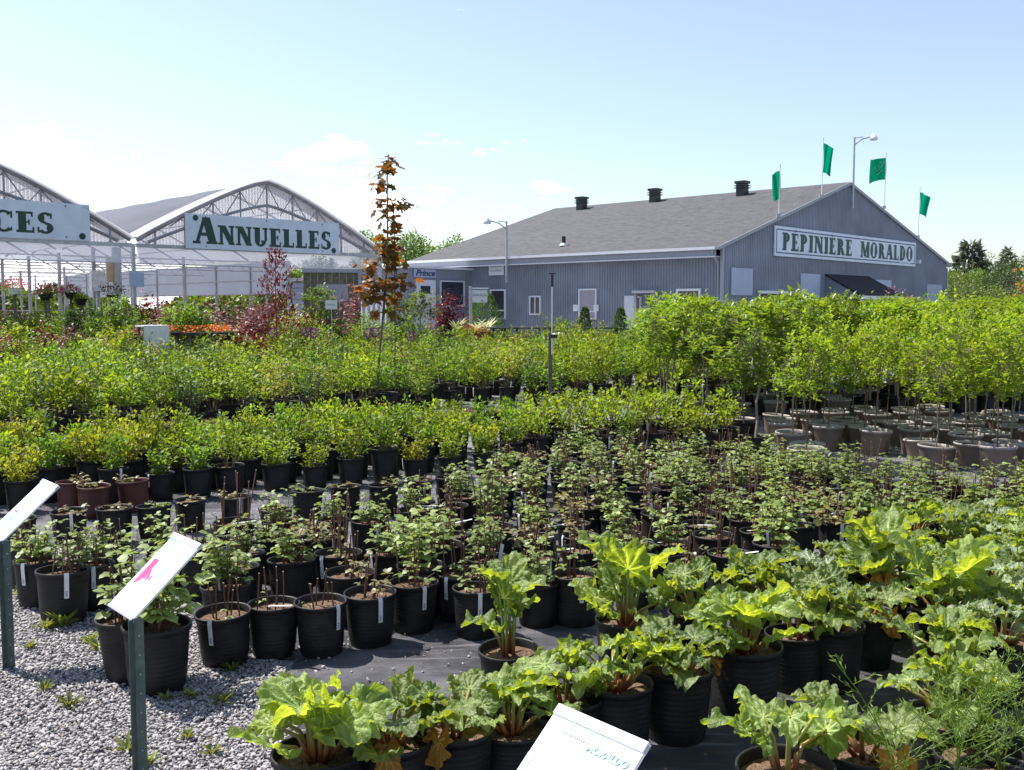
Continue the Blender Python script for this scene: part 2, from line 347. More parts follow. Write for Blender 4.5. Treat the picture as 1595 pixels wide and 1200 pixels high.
def shrub(seed, h, r, nst, nl, L, wr=.5, up=.45, f0=.15, tw=.05, mat='mid', stem='stem', tpl=T_LEAF, z0=.21, sr=.004, base=.04, jit=.5, lean=1.0, dens=1.0, droop=0.):
    rg = rs(seed); mb = MB(); PP = []; OO = []
    for i in range(nst):
        a = rg.uniform(0, 6.283); u = rg.uniform(.15, 1) ** .6; tipv = np.array([math.cos(a) * r * u, math.sin(a) * r * u, h * rg.uniform(.72, 1.03) * (1 - .18 * u * u)])
        b = np.array([math.cos(a) * base * u, math.sin(a) * base * u, 0]); k = 6; pts = []
        bend = rg.normal(0, .035, 3); bend[2] = 0
        f = lambda t: np.array([b[0] + (tipv[0] - b[0]) * t ** lean, b[1] + (tipv[1] - b[1]) * t ** lean, z0 + tipv[2] * t]) + bend * math.sin(3.1 * t) * h * 2
        mb.tube([f(t) for t in np.linspace(0, 1, k)], sr, 4, sr * .4, cap=False)
        m = max(3, int(nl * rg.uniform(.7, 1.2)))
        t = rg.uniform(f0, 1, m) ** (1 / dens); ga = np.arange(m) * 2.4 + rg.uniform(0, 6)
        o = np.stack([np.cos(ga), np.sin(ga), np.zeros(m)], 1)
        p = np.array([f(x) for x in t]); p += (o * rg.uniform(0, 1, (m, 1)) + rg.normal(0, .25, (m, 3))) * tw
        PP.append(p); OO.append(o)
    P = np.concatenate(PP); O = np.concatenate(OO)
    return mb.mesh('stems', M[stem]), make_leafcloud('foliage', rg, P, O, up, L, wr, tpl, M[mat], droop, jit)
# ------------------------------------------------------------ ground
def sheet(name, pts, z, mat, lab=None, kind='structure', sub=0):
    mb = MB(); mb.add([(p[0], p[1], z) for p in pts], [tuple(range(len(pts)))]); o = link(name, mb.mesh(name, mat)); tag(o, kind=kind); return o
sheet('ground', [(-900, -300), (900, -300), (900, 1800), (-900, 1800)], 0, M['ground'])
gp = [G(480, 1240), G(462, 1120), G(440, 1035), G(330, 985), G(255, 925), G(130, 860), G(-60, 835), G(-500, 800)]
gp = [(p.x, p.y) for p in gp]
cloth_pts = [(6, 1.2), (-.6, 1.2)] + gp + [(-12, 12), (-14, 21), (-9, 25), (9, 27), (18, 22), (16, 8)]
def wrinkled_cloth():
    # grid sheet trimmed to the outline, with low folds
    nx, ny = 180, 150; x0, x1, y0, y1 = -14, 18, 1.2, 27
    ys = y0 + (y1 - y0) * (np.linspace(0, 1, ny) ** 1.8); xs = np.linspace(-1, 1, nx); xs = 2 + 16 * np.sign(xs) * np.abs(xs) ** 1.6
    V = []; F = []; rg = rs(3)
    ph = rg.uniform(0, 6, 8)
    for y in ys:
        for x in xs:
            z = .006 + .006 * (1 + math.sin(9 * (x * .5 - y * .86) + ph[0] + 1.7 * math.sin(1.3 * x + ph[1]))) * (.5 + .5 * math.sin(2.1 * x + 1.1 * y + ph[2]))
            V.append((x, y, z))
    for j in range(ny - 1):
        for i in range(nx - 1):
            cx = (xs[i] + xs[i + 1]) / 2; cy = (ys[j] + ys[j + 1]) / 2
            if inpoly(cx, cy, cloth_pts): F.append((j * nx + i, j * nx + i + 1, (j + 1) * nx + i + 1, (j + 1) * nx + i))
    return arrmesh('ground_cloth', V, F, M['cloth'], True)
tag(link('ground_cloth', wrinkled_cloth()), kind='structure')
def chips():
    rg = rs(11); out = []
    n = 110000; px = rg.uniform(-4.4, 0.2, n * 2); py = 2.3 + rg.uniform(0, 1, n * 2) ** 1.5 * 6.5
    keep = []
    for x, y in zip(px, py):
        if abs(x) / y > .66: continue
        c = inpoly(x, y, cloth_pts)
        if c and rg.rand() > .018: continue
        keep.append((x, y))
        if len(keep) >= n: break
    K = np.array(keep); n = len(K)
    P = np.stack([K[:, 0], K[:, 1], rg.uniform(.002, .016, n)], 1)
    base = np.array([(-1, -.8, -1), (1, -.9, -1), (.9, 1, -1), (-.8, .9, -1), (-.8, -.6, 1), (.75, -.7, 1), (.8, .8, 1), (-.65, .75, 1)]) * .5
    S = np.stack([rg.uniform(.006, .020, n) * (1 + 1.1 * (rg.rand(n) > .94)), rg.uniform(.006, .017, n), rg.uniform(.003, .008, n)], 1)
    V = base[None] * S[:, None, :] * (1 + rg.uniform(-.3, .3, (n, 8, 3)))
    a = rg.uniform(0, 6.28, n); tx = rg.normal(0, .28, n); ty = rg.normal(0, .28, n)
    ca, sa = np.cos(a), np.sin(a); X = V[..., 0] * ca[:, None] - V[..., 1] * sa[:, None]; Y = V[..., 0] * sa[:, None] + V[..., 1] * ca[:, None]
    Z = V[..., 2] + X * tx[:, None] + Y * ty[:, None]
    V = np.stack([X, Y, Z], 2) + P[:, None, :]
    F = np.array([(0, 3, 2, 1), (4, 5, 6, 7), (0, 1, 5, 4), (1, 2, 6, 5), (2, 3, 7, 6), (3, 0, 4, 7)])[None] + (np.arange(n) * 8)[:, None, None]
    return arrmesh('gravel', V, F.reshape(-1, 4), M['chip'])
tag(link('gravel', chips()), 'loose grey slate chips covering the path beside the pots', 'gravel', kind='stuff')
rgl = rs(21); LP = []
while len(LP) < 1500:
    y = 2.8 + rgl.rand() ** 1.4 * 8; x = rgl.uniform(-.6, .6) * y
    LP.append((x, y, .024 if inpoly(x, y, cloth_pts) else .018))
LP = np.array(LP); n_ = len(LP); a_ = rgl.uniform(0, 6.28, n_); V, F = leaves(LP, np.stack([np.cos(a_), np.sin(a_), rgl.normal(0, .15, n_)], 1), np.array([0, 0, 1.]) + rgl.normal(0, .35, (n_, 3)), rgl.uniform(.008, .03, n_), rgl.uniform(.2, .6, n_), T_LEAF)
M['litter'] = leafmat('dry_leaf', (.16, .10, .05), (.42, .33, .20), .1, .8, spec=.1)
tag(link('leaf_litter', arrmesh('leaf_litter', V, F, M['litter'])), 'dry leaf bits scattered over the cloth and gravel', 'leaf litter', kind='stuff')
# ------------------------------------------------------------ pots
def pot_meshes(kind='pot'):
    mb = MB(); r, h = .125, .25
    if kind == 'wide':
        r, h = .205, .27
        prof = [(.155, 0), (.16, .02), (.196, .235), (.20, .24), (.214, .245), (.216, .262), (.208, .27), (.198, .265), (.194, .24), (.188, .2)]
        mb.lathe(prof[:4], 30); mb.cur = 1; mb.lathe(prof[3:], 30)
        pm = mb.mesh('pot', [M['pot_grey'], M['pot_rim']], True); zs, rsoil = .235, .194
    else:
        prof = [(.098, 0), (.101, .012), (.104, .04)]
        for i in range(9):
            z = .05 + i * .0185; q = .104 + .016 * z / .25; prof += [(q, z), (q - .0007, z + .003), (q, z + .006)]
        prof += [(.119, .222), (.1195, .228), (.125, .229), (.127, .244), (.126, .25), (.122, .2505), (.1185, .246), (.116, .2), (.115, .18)]
        mb.lathe(prof, 30, wob=.012)
        pm = mb.mesh('pot', M[kind], True); zs, rsoil = .215, .1175
    sb = MB(); rg = rs(5); n = 20
    vs = [(0, 0, zs + .012)]; fs = []
    for k, q in enumerate((.35, .7, 1.0)):
        for j in range(n): a = 6.283 * j / n; vs.append((rsoil * q * math.cos(a), rsoil * q * math.sin(a), zs + rg.uniform(-.006, .01) * (1 if q < 1 else .3)))
    for j in range(n): fs.append((0, 1 + j, 1 + (j + 1) % n))
    for k in range(2):
        for j in range(n): fs.append((1 + k * n + j, 1 + (k + 1) * n + j, 1 + (k + 1) * n + (j + 1) % n, 1 + k * n + (j + 1) % n))
    sb.add(vs, fs); return pm, sb.mesh('soil', M['soil_dark' if kind == 'wide' else 'soil'], True)
POT = {k: pot_meshes(k) for k in ('pot', 'pot_red', 'pot_green', 'wide')}
def tag_mesh(ang, long=.13, style=0):
    mb = MB(); c, s = math.cos(ang), math.sin(ang)
    def q(u, rr, z): return (c * rr - s * u, s * rr + c * u, z)
    if style == 0:      # paper strip hung over the rim
        k = [(.112, .225), (.120, .253), (.128, .256), (.133, .235), (.130, .255 - long * .6), (.127, .255 - long)]
        vs = []; 
        for rr, z in k: vs += [q(-.0105, rr, z), q(.0105, rr, z)]
        mb.add(vs, [(2 * i, 2 * i + 1, 2 * i + 3, 2 * i + 2) for i in range(5)])
        mb.cur = 1
        for i in range(3):
            z = .255 - long + .012 + i * .009; mb.add([q(-.006, .1292, z), q(.004 + .002 * (i % 2), .1292, z), q(.004, .1292, z + .004), q(-.006, .1292, z + .004)], [(0, 1, 2, 3)])
    elif style == 1:    # stiff label lying on the rim
        mb.box((c * .10, s * .10, .262), (.15, .022, .002), 0, Matrix.Rotation(ang + .5, 4, 'Z') @ Matrix.Rotation(-.18, 4, 'Y'))
    else:               # upright stake label
        mb.box((c * .07, s * .07, .27), (.02, .0015, .12), 0, Matrix.Rotation(ang, 4, 'Z') @ Matrix.Rotation(.2, 4, 'Y'))
    return mb.mesh('plant_label', [M['tag'], M['ink']])
TAGS = {(a, st): tag_mesh(R(a), .12 + .03 * ((a // 10) % 2), st) for a in range(-160, 0, 20) for st in (0, 1, 2)}
def potted(name, p, meshes, label, cat, group=None, pot='pot', scale=1., rz=0, tg=None, psc=1.0, extra=()):
    t = thing(name, (p[0], p[1], .009 if inpoly(p[0], p[1], cloth_pts) else .004), label, cat, group, rz, scale)
    t.rotation_euler = (random.gauss(0, .022), random.gauss(0, .022), rz)
    pm, sm = POT[pot]; link('pot', pm, t); link('soil', sm, t)
    for nm, me in meshes: link(nm, me, t)
    for nm, me in extra: link(nm, me, t)
    if tg: link('plant_label', TAGS[(max(-160, min(-20, round(tg[0] / 20) * 20)), tg[1])], t, rot=(0, 0, -rz))
    return t
ORD = 'first second third fourth fifth sixth seventh eighth ninth tenth'.split()
def ordw(n): return ORD[n] if n < 10 else '%d%s' % (n + 1, {1: 'st', 2: 'nd', 3: 'rd'}.get((n + 1) % 10, 'th') if n + 1 > 20 else 'th')
def rowed(spots):
    rows = sorted(set(q[2] for q in spots)); cnt = {}; out = []
    for x, y, r in spots:
        k = cnt.get(r, 0); cnt[r] = k + 1; out.append((x, y, '%s from the left in the %s row' % (ordw(k), ordw(rows.index(r)))))
    return out
# ------------------------------------------------------------ raspberries
def raspberry(seed, ncane=6, hc=.2, nsh=7, hs=.22, nlv=6, L=.05, mat='rasp', spread=.10):
    rg = rs(seed); mb = MB(); z0 = .215; P = []; D = []; LL = []
    for i in range(ncane):
        a = rg.uniform(0, 6.28); q = rg.uniform(.02, .085); h = hc * rg.uniform(.55, 1.25); lean = rg.normal(0, .08, 2)
        b = np.array([q * math.cos(a), q * math.sin(a), z0]); e = b + [lean[0] * h, lean[1] * h, h]
        mb.tube([b, (b + e) / 2 + rg.normal(0, .002, 3), e], .0042, 5, .0034); mb.cur = 1
        mb.tube([e, e + np.array([0, 0, .003])], .0036, 5); mb.cur = 0
    for i in range(nsh):
        a = rg.uniform(0, 6.28); q = rg.uniform(.01, .07); h = hs * rg.uniform(.45, 1.15)
        b = np.array([q * math.cos(a), q * math.sin(a), z0]); o = np.array([math.cos(a), math.sin(a), 0]) * spread * rg.uniform(.2, 1)
        f = lambda t: b + o * t * t + np.array([0, 0, h * t])
        mb.tube([f(t) for t in (0, .33, .66, 1)], .0026, 4, .0014, cap=False)
        m = max(3, int(nlv * rg.uniform(.7, 1.3)))
        for k in range(m):
            t = .3 + .7 * (k + .5) / m; az_ = k * 2.4 + rg.uniform(0, .8) + a; el = rg.uniform(-.1, .5) + (.4 if t > .9 else 0)
            d = np.array([math.cos(az_) * math.cos(el), math.sin(az_) * math.cos(el), math.sin(el)]); s = L * rg.uniform(.6, 1.15) * (1.1 - .4 * t if t < .9 else .8)
            p0 = f(t); p1 = p0 + d * s * .9; sd_ = np.array([-d[1], d[0], 0]); sd_ /= max(.01, np.linalg.norm(sd_))
            dr = np.array([0, 0, -.25])
            P += [p1, p0 + d * s * .75, p0 + d * s * .75]; D += [d + dr, d * .35 + sd_ + dr, d * .35 - sd_ + dr]; LL += [s * 1.15, s * .9, s * .9]
    n = len(P); Nn = np.array([0, 0, 1.]) + rg.normal(0, .28, (n, 3))
    if n:
        V, F = leaves(P, D, Nn, np.array(LL), rg.uniform(.75, .95, n), T_ROUND); lm = arrmesh('leaves', V, F, M[mat])
    else: lm = None
    r_ = [('canes', mb.mesh('canes', [M['cane'], M['cane_tip']]))]
    if lm: r_.append(('leaves', lm))
    return r_
RV = {'leafy': [raspberry(20 + i, 6, .18, 10, .23, 6, .045) for i in range(3)],
      'tall': [raspberry(30 + i, 7, .24, 13, .34, 9, .052, spread=.15) for i in range(3)],
      'sparse': [raspberry(40 + i, 6, .22, 4, .17, 4, .042, 'rasp_b' if i == 1 else 'rasp') for i in range(3)],
      'bare': [raspberry(50 + i, 6, .17, 1, .1, 3, .03) for i in range(2)],
      'low': [raspberry(60 + i, 7, .16, 9, .11, 4, .05, 'rasp_b' if i else 'rasp') for i in range(2)],
      'reed': [raspberry(70, 9, .28, 2, .10, 3, .035)]}
RL = {'leafy': 'black pot of leafy young raspberry canes', 'tall': 'black pot with a tall bushy raspberry', 'sparse': 'black pot with a thinly leaved raspberry and brown canes',
      'bare': 'black pot of cut raspberry canes nearly without leaves', 'low': 'black pot of low spreading raspberry leaves', 'reed': 'black pot of upright straw coloured cut canes'}
RS = {'leafy': 'leafy raspberry pot', 'tall': 'tall bushy raspberry', 'sparse': 'thin raspberry pot', 'bare': 'bare cut raspberry', 'low': 'low raspberry pot', 'reed': 'straw coloured canes'}
placed = []
def free(p, d): return all((p[0] - q[0]) ** 2 + (p[1] - q[1]) ** 2 > d * d for q in placed)
# front pots one by one: rim centre in the photo, size, kind, tag, what singles it out
FRONT = [
 (97, 888, 1.10, 'leafy', (-60, 0), 'black raspberry pot with a white strip standing on gravel near the left post'),
 (60, 872, 1.02, 'leafy', (-100, 0), 'black raspberry pot with hanging strip, half behind the gravel edge pot at far left'),
 (44, 852, .98, 'low', None, 'black pot of low raspberry leaves nearest the left signpost'),
 (140, 878, 1.0, 'leafy', (-60, 0), 'raspberry pot right behind the strip tagged pot on the gravel'),
 (243, 972, 1.15, 'tall', None, 'big black raspberry pot on the gravel right behind the pink printed sign'),
 (205, 958, 1.12, 'tall', None, 'black raspberry pot left of the pink printed sign post'),
 (350, 952, 1.0, 'bare', (-100, 0), 'black pot with almost bare canes and white strip at the gravel corner'),
 (352, 912, .98, 'tall', (-100, 2), 'raspberry pot full of green leaves behind the gravel corner pot'),
 (425, 942, .98, 'bare', (-60, 1), 'black pot of short cut canes with white label lying on its rim'),
 (500, 938, 1.0, 'bare', (-40, 0), 'black pot with bare soil and cut canes, fourth along the front row'),
 (577, 924, 1.02, 'sparse', (-60, 0), 'black pot with two thin canes and a slanting white strip on its front'),
 (644, 908, 1.0, 'sparse', (-60, 0), 'black pot with pale soil and a white strip, right of the slanting strip pot'),
 (655, 882, 1.06, 'tall', None, 'tallest raspberry bush of the front rows in a black pot'),
 (545, 893, 1.06, 'sparse', None, 'open black pot with bronze shoots behind the front row'),
 (742, 918, .98, 'sparse', (-80, 0), 'black pot with a straight white strip left of the tall rhubarb leaf'),
 (715, 893, 1.0, 'sparse', (-120, 0), 'raspberry pot behind the straight strip pot left of the tall rhubarb leaf'),
 (838, 905, .96, 'leafy', None, 'black raspberry pot directly behind the tall single rhubarb leaf'),
 (897, 897, 1.05, 'sparse', (-75, 0), 'black pot with white strip standing left of the big rhubarb leaves'),
 (428, 838, 1.06, 'low', (-80, 2), 'wide black pot of low raspberry leaves left of its twin'),
 (495, 838, 1.06, 'low', (-30, 0), 'wide black pot of low raspberry leaves, right one of the twin pots'),
 (575, 812, 1.0, 'leafy', (-60, 0), 'raspberry pot between the twin low pots and the tallest bush'),
]
for i, (px, py, s, k, tg, lb) in enumerate(FRONT):
    p = G(px, py, .25 * s); placed.append((p.x, p.y))
    potted('potted_raspberry', p, RV[k][i % len(RV[k])], lb, 'potted plant', 'raspberry pots in rows on the cloth', scale=s, rz=random.uniform(0, 6), tg=tg)
# a row of small bronze leaved pots behind
bron = [raspberry(80 + i, 0, .1, 3, .07, 4, .05, 'rasp_b' if i < 2 else 'rasp') for i in range(3)]
ROW2 = [(108, 795), (178, 792), (240, 788), (296, 776), (367, 772), (478, 764), (538, 758), (598, 756), (650, 745), (430, 790), (700, 742), (30, 805)]
for i, (px, py) in enumerate(ROW2):
    p = G(px, py, .25); placed.append((p.x, p.y))
    potted('potted_seedling', p, bron[i % 3], ordw(sorted(ROW2).index((px, py))) + ' from the left of the sparse bronze leaved pots', 'potted plant', 'sparse pots with few bronze leaves', scale=random.uniform(.9, 1.0), rz=random.uniform(0, 6), tg=(-60, 0) if i % 4 == 0 else None)
for px, py, lb in ((112, 752, 'dark red pot with small leaves, leftmost of the red pots'), (208, 750, 'dark red pot behind the bronze leaved seedlings, rightmost of the red pots'), (145, 758, 'dark red pot between two other red pots at the left')):
    p = G(px, py, .25); placed.append((p.x, p.y)); potted('potted_seedling', p, bron[px % 3], lb, 'potted plant', 'dark red pots', pot='pot_red', rz=px)
p = G(1048, 716, .25); placed.append((p.x, p.y))
potted('potted_raspberry', p, RV['bare'][1], 'pale green pot with one bent cane among the raspberries', 'potted plant', pot='pot_green', scale=1.15)
def grid(poly, sx, sy, ang, zr=.25, jit=.05, mind=.2, seed=1, grow=0.):
    """plant spots in world rows whose rims fall inside an outlined bed"""
    rg = rs(seed); W = [G(x, y, zr) for x, y in poly]; wp = [(q.x, q.y) for q in W]
    cx = sum(q[0] for q in wp) / len(wp); cy = sum(q[1] for q in wp) / len(wp); c, s = math.cos(ang), math.sin(ang)
    ext = max(math.hypot(q[0] - cx, q[1] - cy) for q in wp); out = []
    v = -ext; row = 0
    while v < ext:
        u = -ext + (row % 2) * sx / 2
        while u < ext:
            x = cx + u * c - v * s + rg.uniform(-jit, jit); y = cy + u * s + v * c + rg.uniform(-jit, jit)
            if inpoly(x, y, wp) and abs(x) < y * .60 + .3 and free((x, y), mind): out.append((x, y, row))
            u += sx
        v += sy; row += 1
    for o in out: placed.append(o[:2])
    return out
rasp_bed = [(20, 860), (300, 868), (330, 905), (560, 880), (760, 905), (1000, 880), (1180, 868), (1300, 832), (1460, 800), (1650, 790), (1650, 752), (1430, 745), (1290, 722), (1130, 698), (1000, 690), (860, 705), (760, 722), (690, 760), (560, 800), (380, 812), (200, 840), (20, 840)]
kinds = ['leafy', 'sparse', 'leafy', 'low', 'leafy', 'sparse', 'leafy', 'bare', 'sparse', 'leafy', 'reed', 'tall', 'low', 'sparse']
rg0 = rs(2)
for x, y, row in rowed(grid(rasp_bed, .30, .36, R(22), jit=.035, mind=.262, seed=4)):
    px, py = PX((x, y, .25))
    k = kinds[rg0.randint(len(kinds))]
    if px > 1150 and k in ('bare', 'reed', 'sparse') and rg0.rand() < .6: k = 'leafy'
    if k == 'tall' and rg0.rand() < .55: k = 'leafy'
    if px < 560 and k == 'tall': k = 'leafy'
    side_ = 'left of the tallest raspberry bush' if px < 640 else ('in the middle of the raspberry bed' if px < 1080 else 'at the right of the raspberry bed')
    if k == 'tall' and px > 700 and rg0.rand() < .5: k = 'low'
    potted('potted_raspberry', (x, y), RV[k][rg0.randint(len(RV[k]))], RS[k] + ', ' + row + ' of the bed', 'potted plant', 'raspberry pots filling the bed', scale=rg0.uniform(.9, 1.08), rz=rg0.uniform(0, 6),
           tg=(int(rg0.choice(range(-160, 0, 20))), int(rg0.choice([0, 0, 1, 2]))) if rg0.rand() < .8 else None)
# ------------------------------------------------------------ rhubarb
def rhub_leaf(rg, size, grey=0):
    nr, ns = 13, 80; V = []; vein = []
    ph = rg.uniform(0, 6.28, 12); va = [0, .55, -.62, 1.25, -1.35, 2.05, -2.1]
    fold = rg.uniform(.05, .45); tipd = rg.uniform(.0, .55); tw_ = rg.uniform(-.5, .5); ra = rg.uniform(.75, 1.25)
    for i in range(nr + 1):
        q = i / nr
        for j in range(ns + 1):
            th = -2.9 + 5.8 * j / ns; a = abs(th)
            r = (1.0 - .07 * a + .10 * math.cos(a * 2)) * (1 if a < 2.3 else 1 - .5 * ((a - 2.3) / .6) ** 2)
            r *= 1 + .05 * math.sin(5 * th + ph[0]) + .05 * math.sin(9 * th + ph[1]) + .035 * math.sin(17 * th + ph[2]) + .02 * math.sin(37 * th + ph[9])
            rr = r * q; x = rr * math.cos(th); y = rr * math.sin(th) * .86
            e = q ** 3
            wob = 2.2 * math.sin(3.3 * q + ph[5])
            z = ra * e * (.12 * math.sin(6 * th + ph[3] + wob) + .095 * math.sin(11 * th + ph[4] - 1.5 * wob) + .05 * math.sin(21 * th + ph[6] + wob))
            z += .052 * q * (math.sin(9 * x + ph[7]) * math.sin(10 * y + ph[8]) + .7 * math.sin(19 * x + 7 * y + ph[10]) * math.sin(17 * y - 9 * x + ph[11]))
            dv = min(abs(th - v_ - .08 * math.sin(4 * q + v_)) for v_ in va) * q
            z -= .035 * math.exp(-(dv / .07) ** 2) * (1 - .5 * q)
            z += fold * abs(y) * .75 - tipd * max(0, x) ** 2 * .7 + tw_ * x * y * .5
            # margin curls over
            x -= .10 * e * math.cos(th) * math.sin(4 * th + ph[2]) ** 2; y -= .10 * e * math.sin(th) * math.sin(4 * th + ph[2]) ** 2
            V.append((x, y, z)); vein.append(math.exp(-(dv / .03) ** 2) * (1 - .6 * q))
    F = [(i * (ns + 1) + j, (i + 1) * (ns + 1) + j, (i + 1) * (ns + 1) + j + 1, i * (ns + 1) + j + 1) for i in range(nr) for j in range(ns)]
    return np.array(V) * size, np.array(F), np.array(vein)
def stalkmat():
    m, nt, o = newmat('rhubarb_stalk'); tc = N(nt, 'ShaderNodeTexCoord'); s = N(nt, 'ShaderNodeSeparateXYZ'); nt.links.new(tc.outputs['Object'], s.inputs[0])
    n = N(nt, 'ShaderNodeTexNoise', Scale=20.); nt.links.new(tc.outputs['Object'], n.inputs['Vector'])
    f = mth(nt, 'ADD', mth(nt, 'MULTIPLY', mth(nt, 'SUBTRACT', s.outputs[2], .22), 7.), mth(nt, 'MULTIPLY', mth(nt, 'SUBTRACT', n.outputs[0], .5), .8), True)
    c = mixc(nt, f, (.26, .06, .03), (.22, .30, .07)); b = N(nt, 'ShaderNodeBsdfPrincipled', Roughness=.4); nt.links.new(c, b.inputs[0])
    nt.links.new(b.outputs[0], o.inputs[0]); return m
M['stalk'] = stalkmat()
def rhubarb(seed, n=9, h=.22, size=.12, spread=.16, mat='rhub', wilt=1, big=0):
    rg = rs(seed); mb = MB(); VV = []; FF = []; VE = []; b0 = 0; WV = []; WF = []; WE = []; wb = 0
    for i in range(n + wilt):
        a = i * 2.4 + rg.uniform(-.4, .4); u = rg.uniform(.25, 1); wl = i >= n
        hh = h * (1.25 - .75 * u) * rg.uniform(.8, 1.15); sp_ = spread * u; s = size * rg.uniform(.5, 1.22)
        if big and i < big: hh = h * rg.uniform(1.25, 1.6); s = size * 1.25; sp_ = spread * .5
        if wl: sp_ = .13; hh = .04; s = size * .7
        b = Vector((math.cos(a) * .02, math.sin(a) * .02, .215)); e = Vector((math.cos(a) * sp_, math.sin(a) * sp_, .215 + hh))
        mid = (b + e) / 2 + Vector((0, 0, .02)); mid.x -= math.cos(a) * sp_ * .12
        mb.tube([b, b.lerp(mid, .6), mid, e], .0085, 6, .0045)
        V, F, ve = rhub_leaf(rg, s)
        el = rg.uniform(-.3, .75) if not (big and i < big) else rg.uniform(.8, 1.15)
        if wl: el = -1.2
        rot = Matrix.Rotation(a + rg.uniform(-.35, .35), 3, 'Z') @ Matrix.Rotation(-el, 3, 'Y') @ Matrix.Rotation(rg.uniform(-.5, .5), 3, 'X')
        V = V @ np.array(rot).T + np.array(e)
        if wl: WV.append(V); WF.append(F + wb); WE.append(ve); wb += len(V)
        else: VV.append(V); FF.append(F + b0); VE.append(ve); b0 += len(V)
    def fin(nm, A, B, C_, m):
        me = arrmesh(nm, np.concatenate(A), np.concatenate(B), m, True); at_ = me.attributes.new('vein', 'FLOAT', 'POINT'); at_.data.foreach_set('value', np.concatenate(C_).astype(np.float32)); return me
    out = [('stalks', mb.mesh('stalks', M['stalk'], True)), ('leaves', fin('leaves', VV, FF, VE, M[mat]))]
    if WV: out.append(('wilted_leaf', fin('wilted_leaf', WV, WF, WE, M['wilt'])))
    return out
HB = {'green': [rhubarb(101, 15, .16, .105, .18, wilt=0), rhubarb(102, 15, .14, .09, .18, wilt=1), rhubarb(103, 14, .18, .105, .17, wilt=0), rhubarb(104, 12, .15, .105, .19), rhubarb(105, 17, .13, .09, .17, wilt=0)],
      'grey': [rhubarb(111, 18, .15, .085, .2, 'rhub_grey', 0), rhubarb(112, 18, .13, .08, .21, 'rhub_grey', 1), rhubarb(113, 17, .17, .088, .2, 'rhub', 0)],
      'big': [rhubarb(121, 12, .17, .12, .18, big=4, wilt=0), rhubarb(122, 13, .16, .12, .19, big=3)],
      'few': [rhubarb(131, 6, .15, .11, .17, wilt=1), rhubarb(132, 5, .17, .11, .16, wilt=0)],
      'leggy': [rhubarb(141, 7, .20, .10, .08, wilt=0, big=5)]}
RH = [
 (500, 1172, 1.15, 'green', 0, 'rhubarb at the gravel corner, leftmost pot of the front rhubarb row'),
 (606, 1152, 1.1, 'green', 1, 'second rhubarb from the left in the front row, with orange wilted leaf'),
 (706, 1135, 1.08, 'few', 0, 'third rhubarb from the left with few leaves and pink stubs'),
 (796, 1112, 1.08, 'low', 2, 'low tangled rhubarb right behind the white information sheet'),
 (880, 1088, 1.0, 'few', 1, 'rhubarb with small leaves between the tangled pot and the next in row'),
 (963, 1066, 1.08, 'grey', 2, 'rhubarb above the right corner of the white information sheet'),
 (1053, 1040, 1.12, 'green', 1, 'rhubarb with orange leaves in the tall black pot at the middle of the row'),
 (1160, 1006, 1.2, 'green', 0, 'rhubarb in the widest black pot of the front row'),
 (1240, 988, 1.0, 'few', 1, 'rhubarb in the dark pot between the widest pot and its right neighbour'),
 (1296, 974, 1.12, 'green', 2, 'rhubarb with a hanging dry leaf, right end of the front row'),
 (1352, 955, 1.0, 'few', 0, 'small rhubarb in the shade at the right end of the front row'),
 (793, 1012, 1.0, 'leggy', 0, 'tall rhubarb with upright stalks standing alone before the raspberries'),
 (975, 968, 1.1, 'big', 0, 'large leaved rhubarb in the middle, first behind the front row'),
 (1085, 955, 1.05, 'green', 2, 'rhubarb right of the large leaved middle one'),
 (1180, 930, 1.05, 'green', 0, 'rhubarb behind the widest black pot'),
 (1370, 905, 1.15, 'big', 1, 'tallest rhubarb with upright leaves before the white canister'),
 (1275, 915, 1.05, 'grey', 1, 'grey leaved rhubarb left of the tallest rhubarb'),
 (1228, 1196, 1.15, 'few', 1, 'rhubarb with one big pale leaf to the left, at the bottom edge'),
 (1345, 1165, 1.12, 'few', 0, 'rhubarb with crinkled leaves behind the bottom edge pot'),
 (1478, 1118, 1.1, 'green', 2, 'rhubarb next to the feathery asparagus'),
]
for px, py, s, k, vi, lb in RH:
    p = G(px, py, .25 * s); placed.append((p.x, p.y)); mm = HB['green' if k == 'low' else k]
    potted('potted_rhubarb', p, mm[vi % len(mm)], lb, 'rhubarb', 'rhubarb pots', scale=(s, s, s * (.8 if k == 'low' else 1)), rz=random.uniform(0, 6) if k != 'leggy' else 1.)
rh_bed = [(1010, 940), (1120, 905), (1290, 868), (1440, 822), (1650, 790), (1680, 1010), (1600, 1080), (1480, 1050), (1410, 985), (1300, 930), (1080, 930)]
for i, (x, y, row) in enumerate(rowed(grid(rh_bed, .34, .36, R(30), jit=.04, mind=.29, seed=8))):
    px, py = PX((x, y, .25)); gr = 'grey' if px > 1250 and i % 3 else ('big' if i % 7 == 3 else 'green'); mm = HB[gr]
    lb = {'grey': 'greyish rhubarb', 'green': 'bright green rhubarb', 'big': 'large leaved rhubarb'}[gr] + ', ' + row + ' of the crowded bed'
    potted('potted_rhubarb', (x, y), mm[i % len(mm)], lb, 'rhubarb', 'rhubarb filling the crowded bed', scale=random.uniform(.95, 1.12), rz=random.uniform(0, 6))
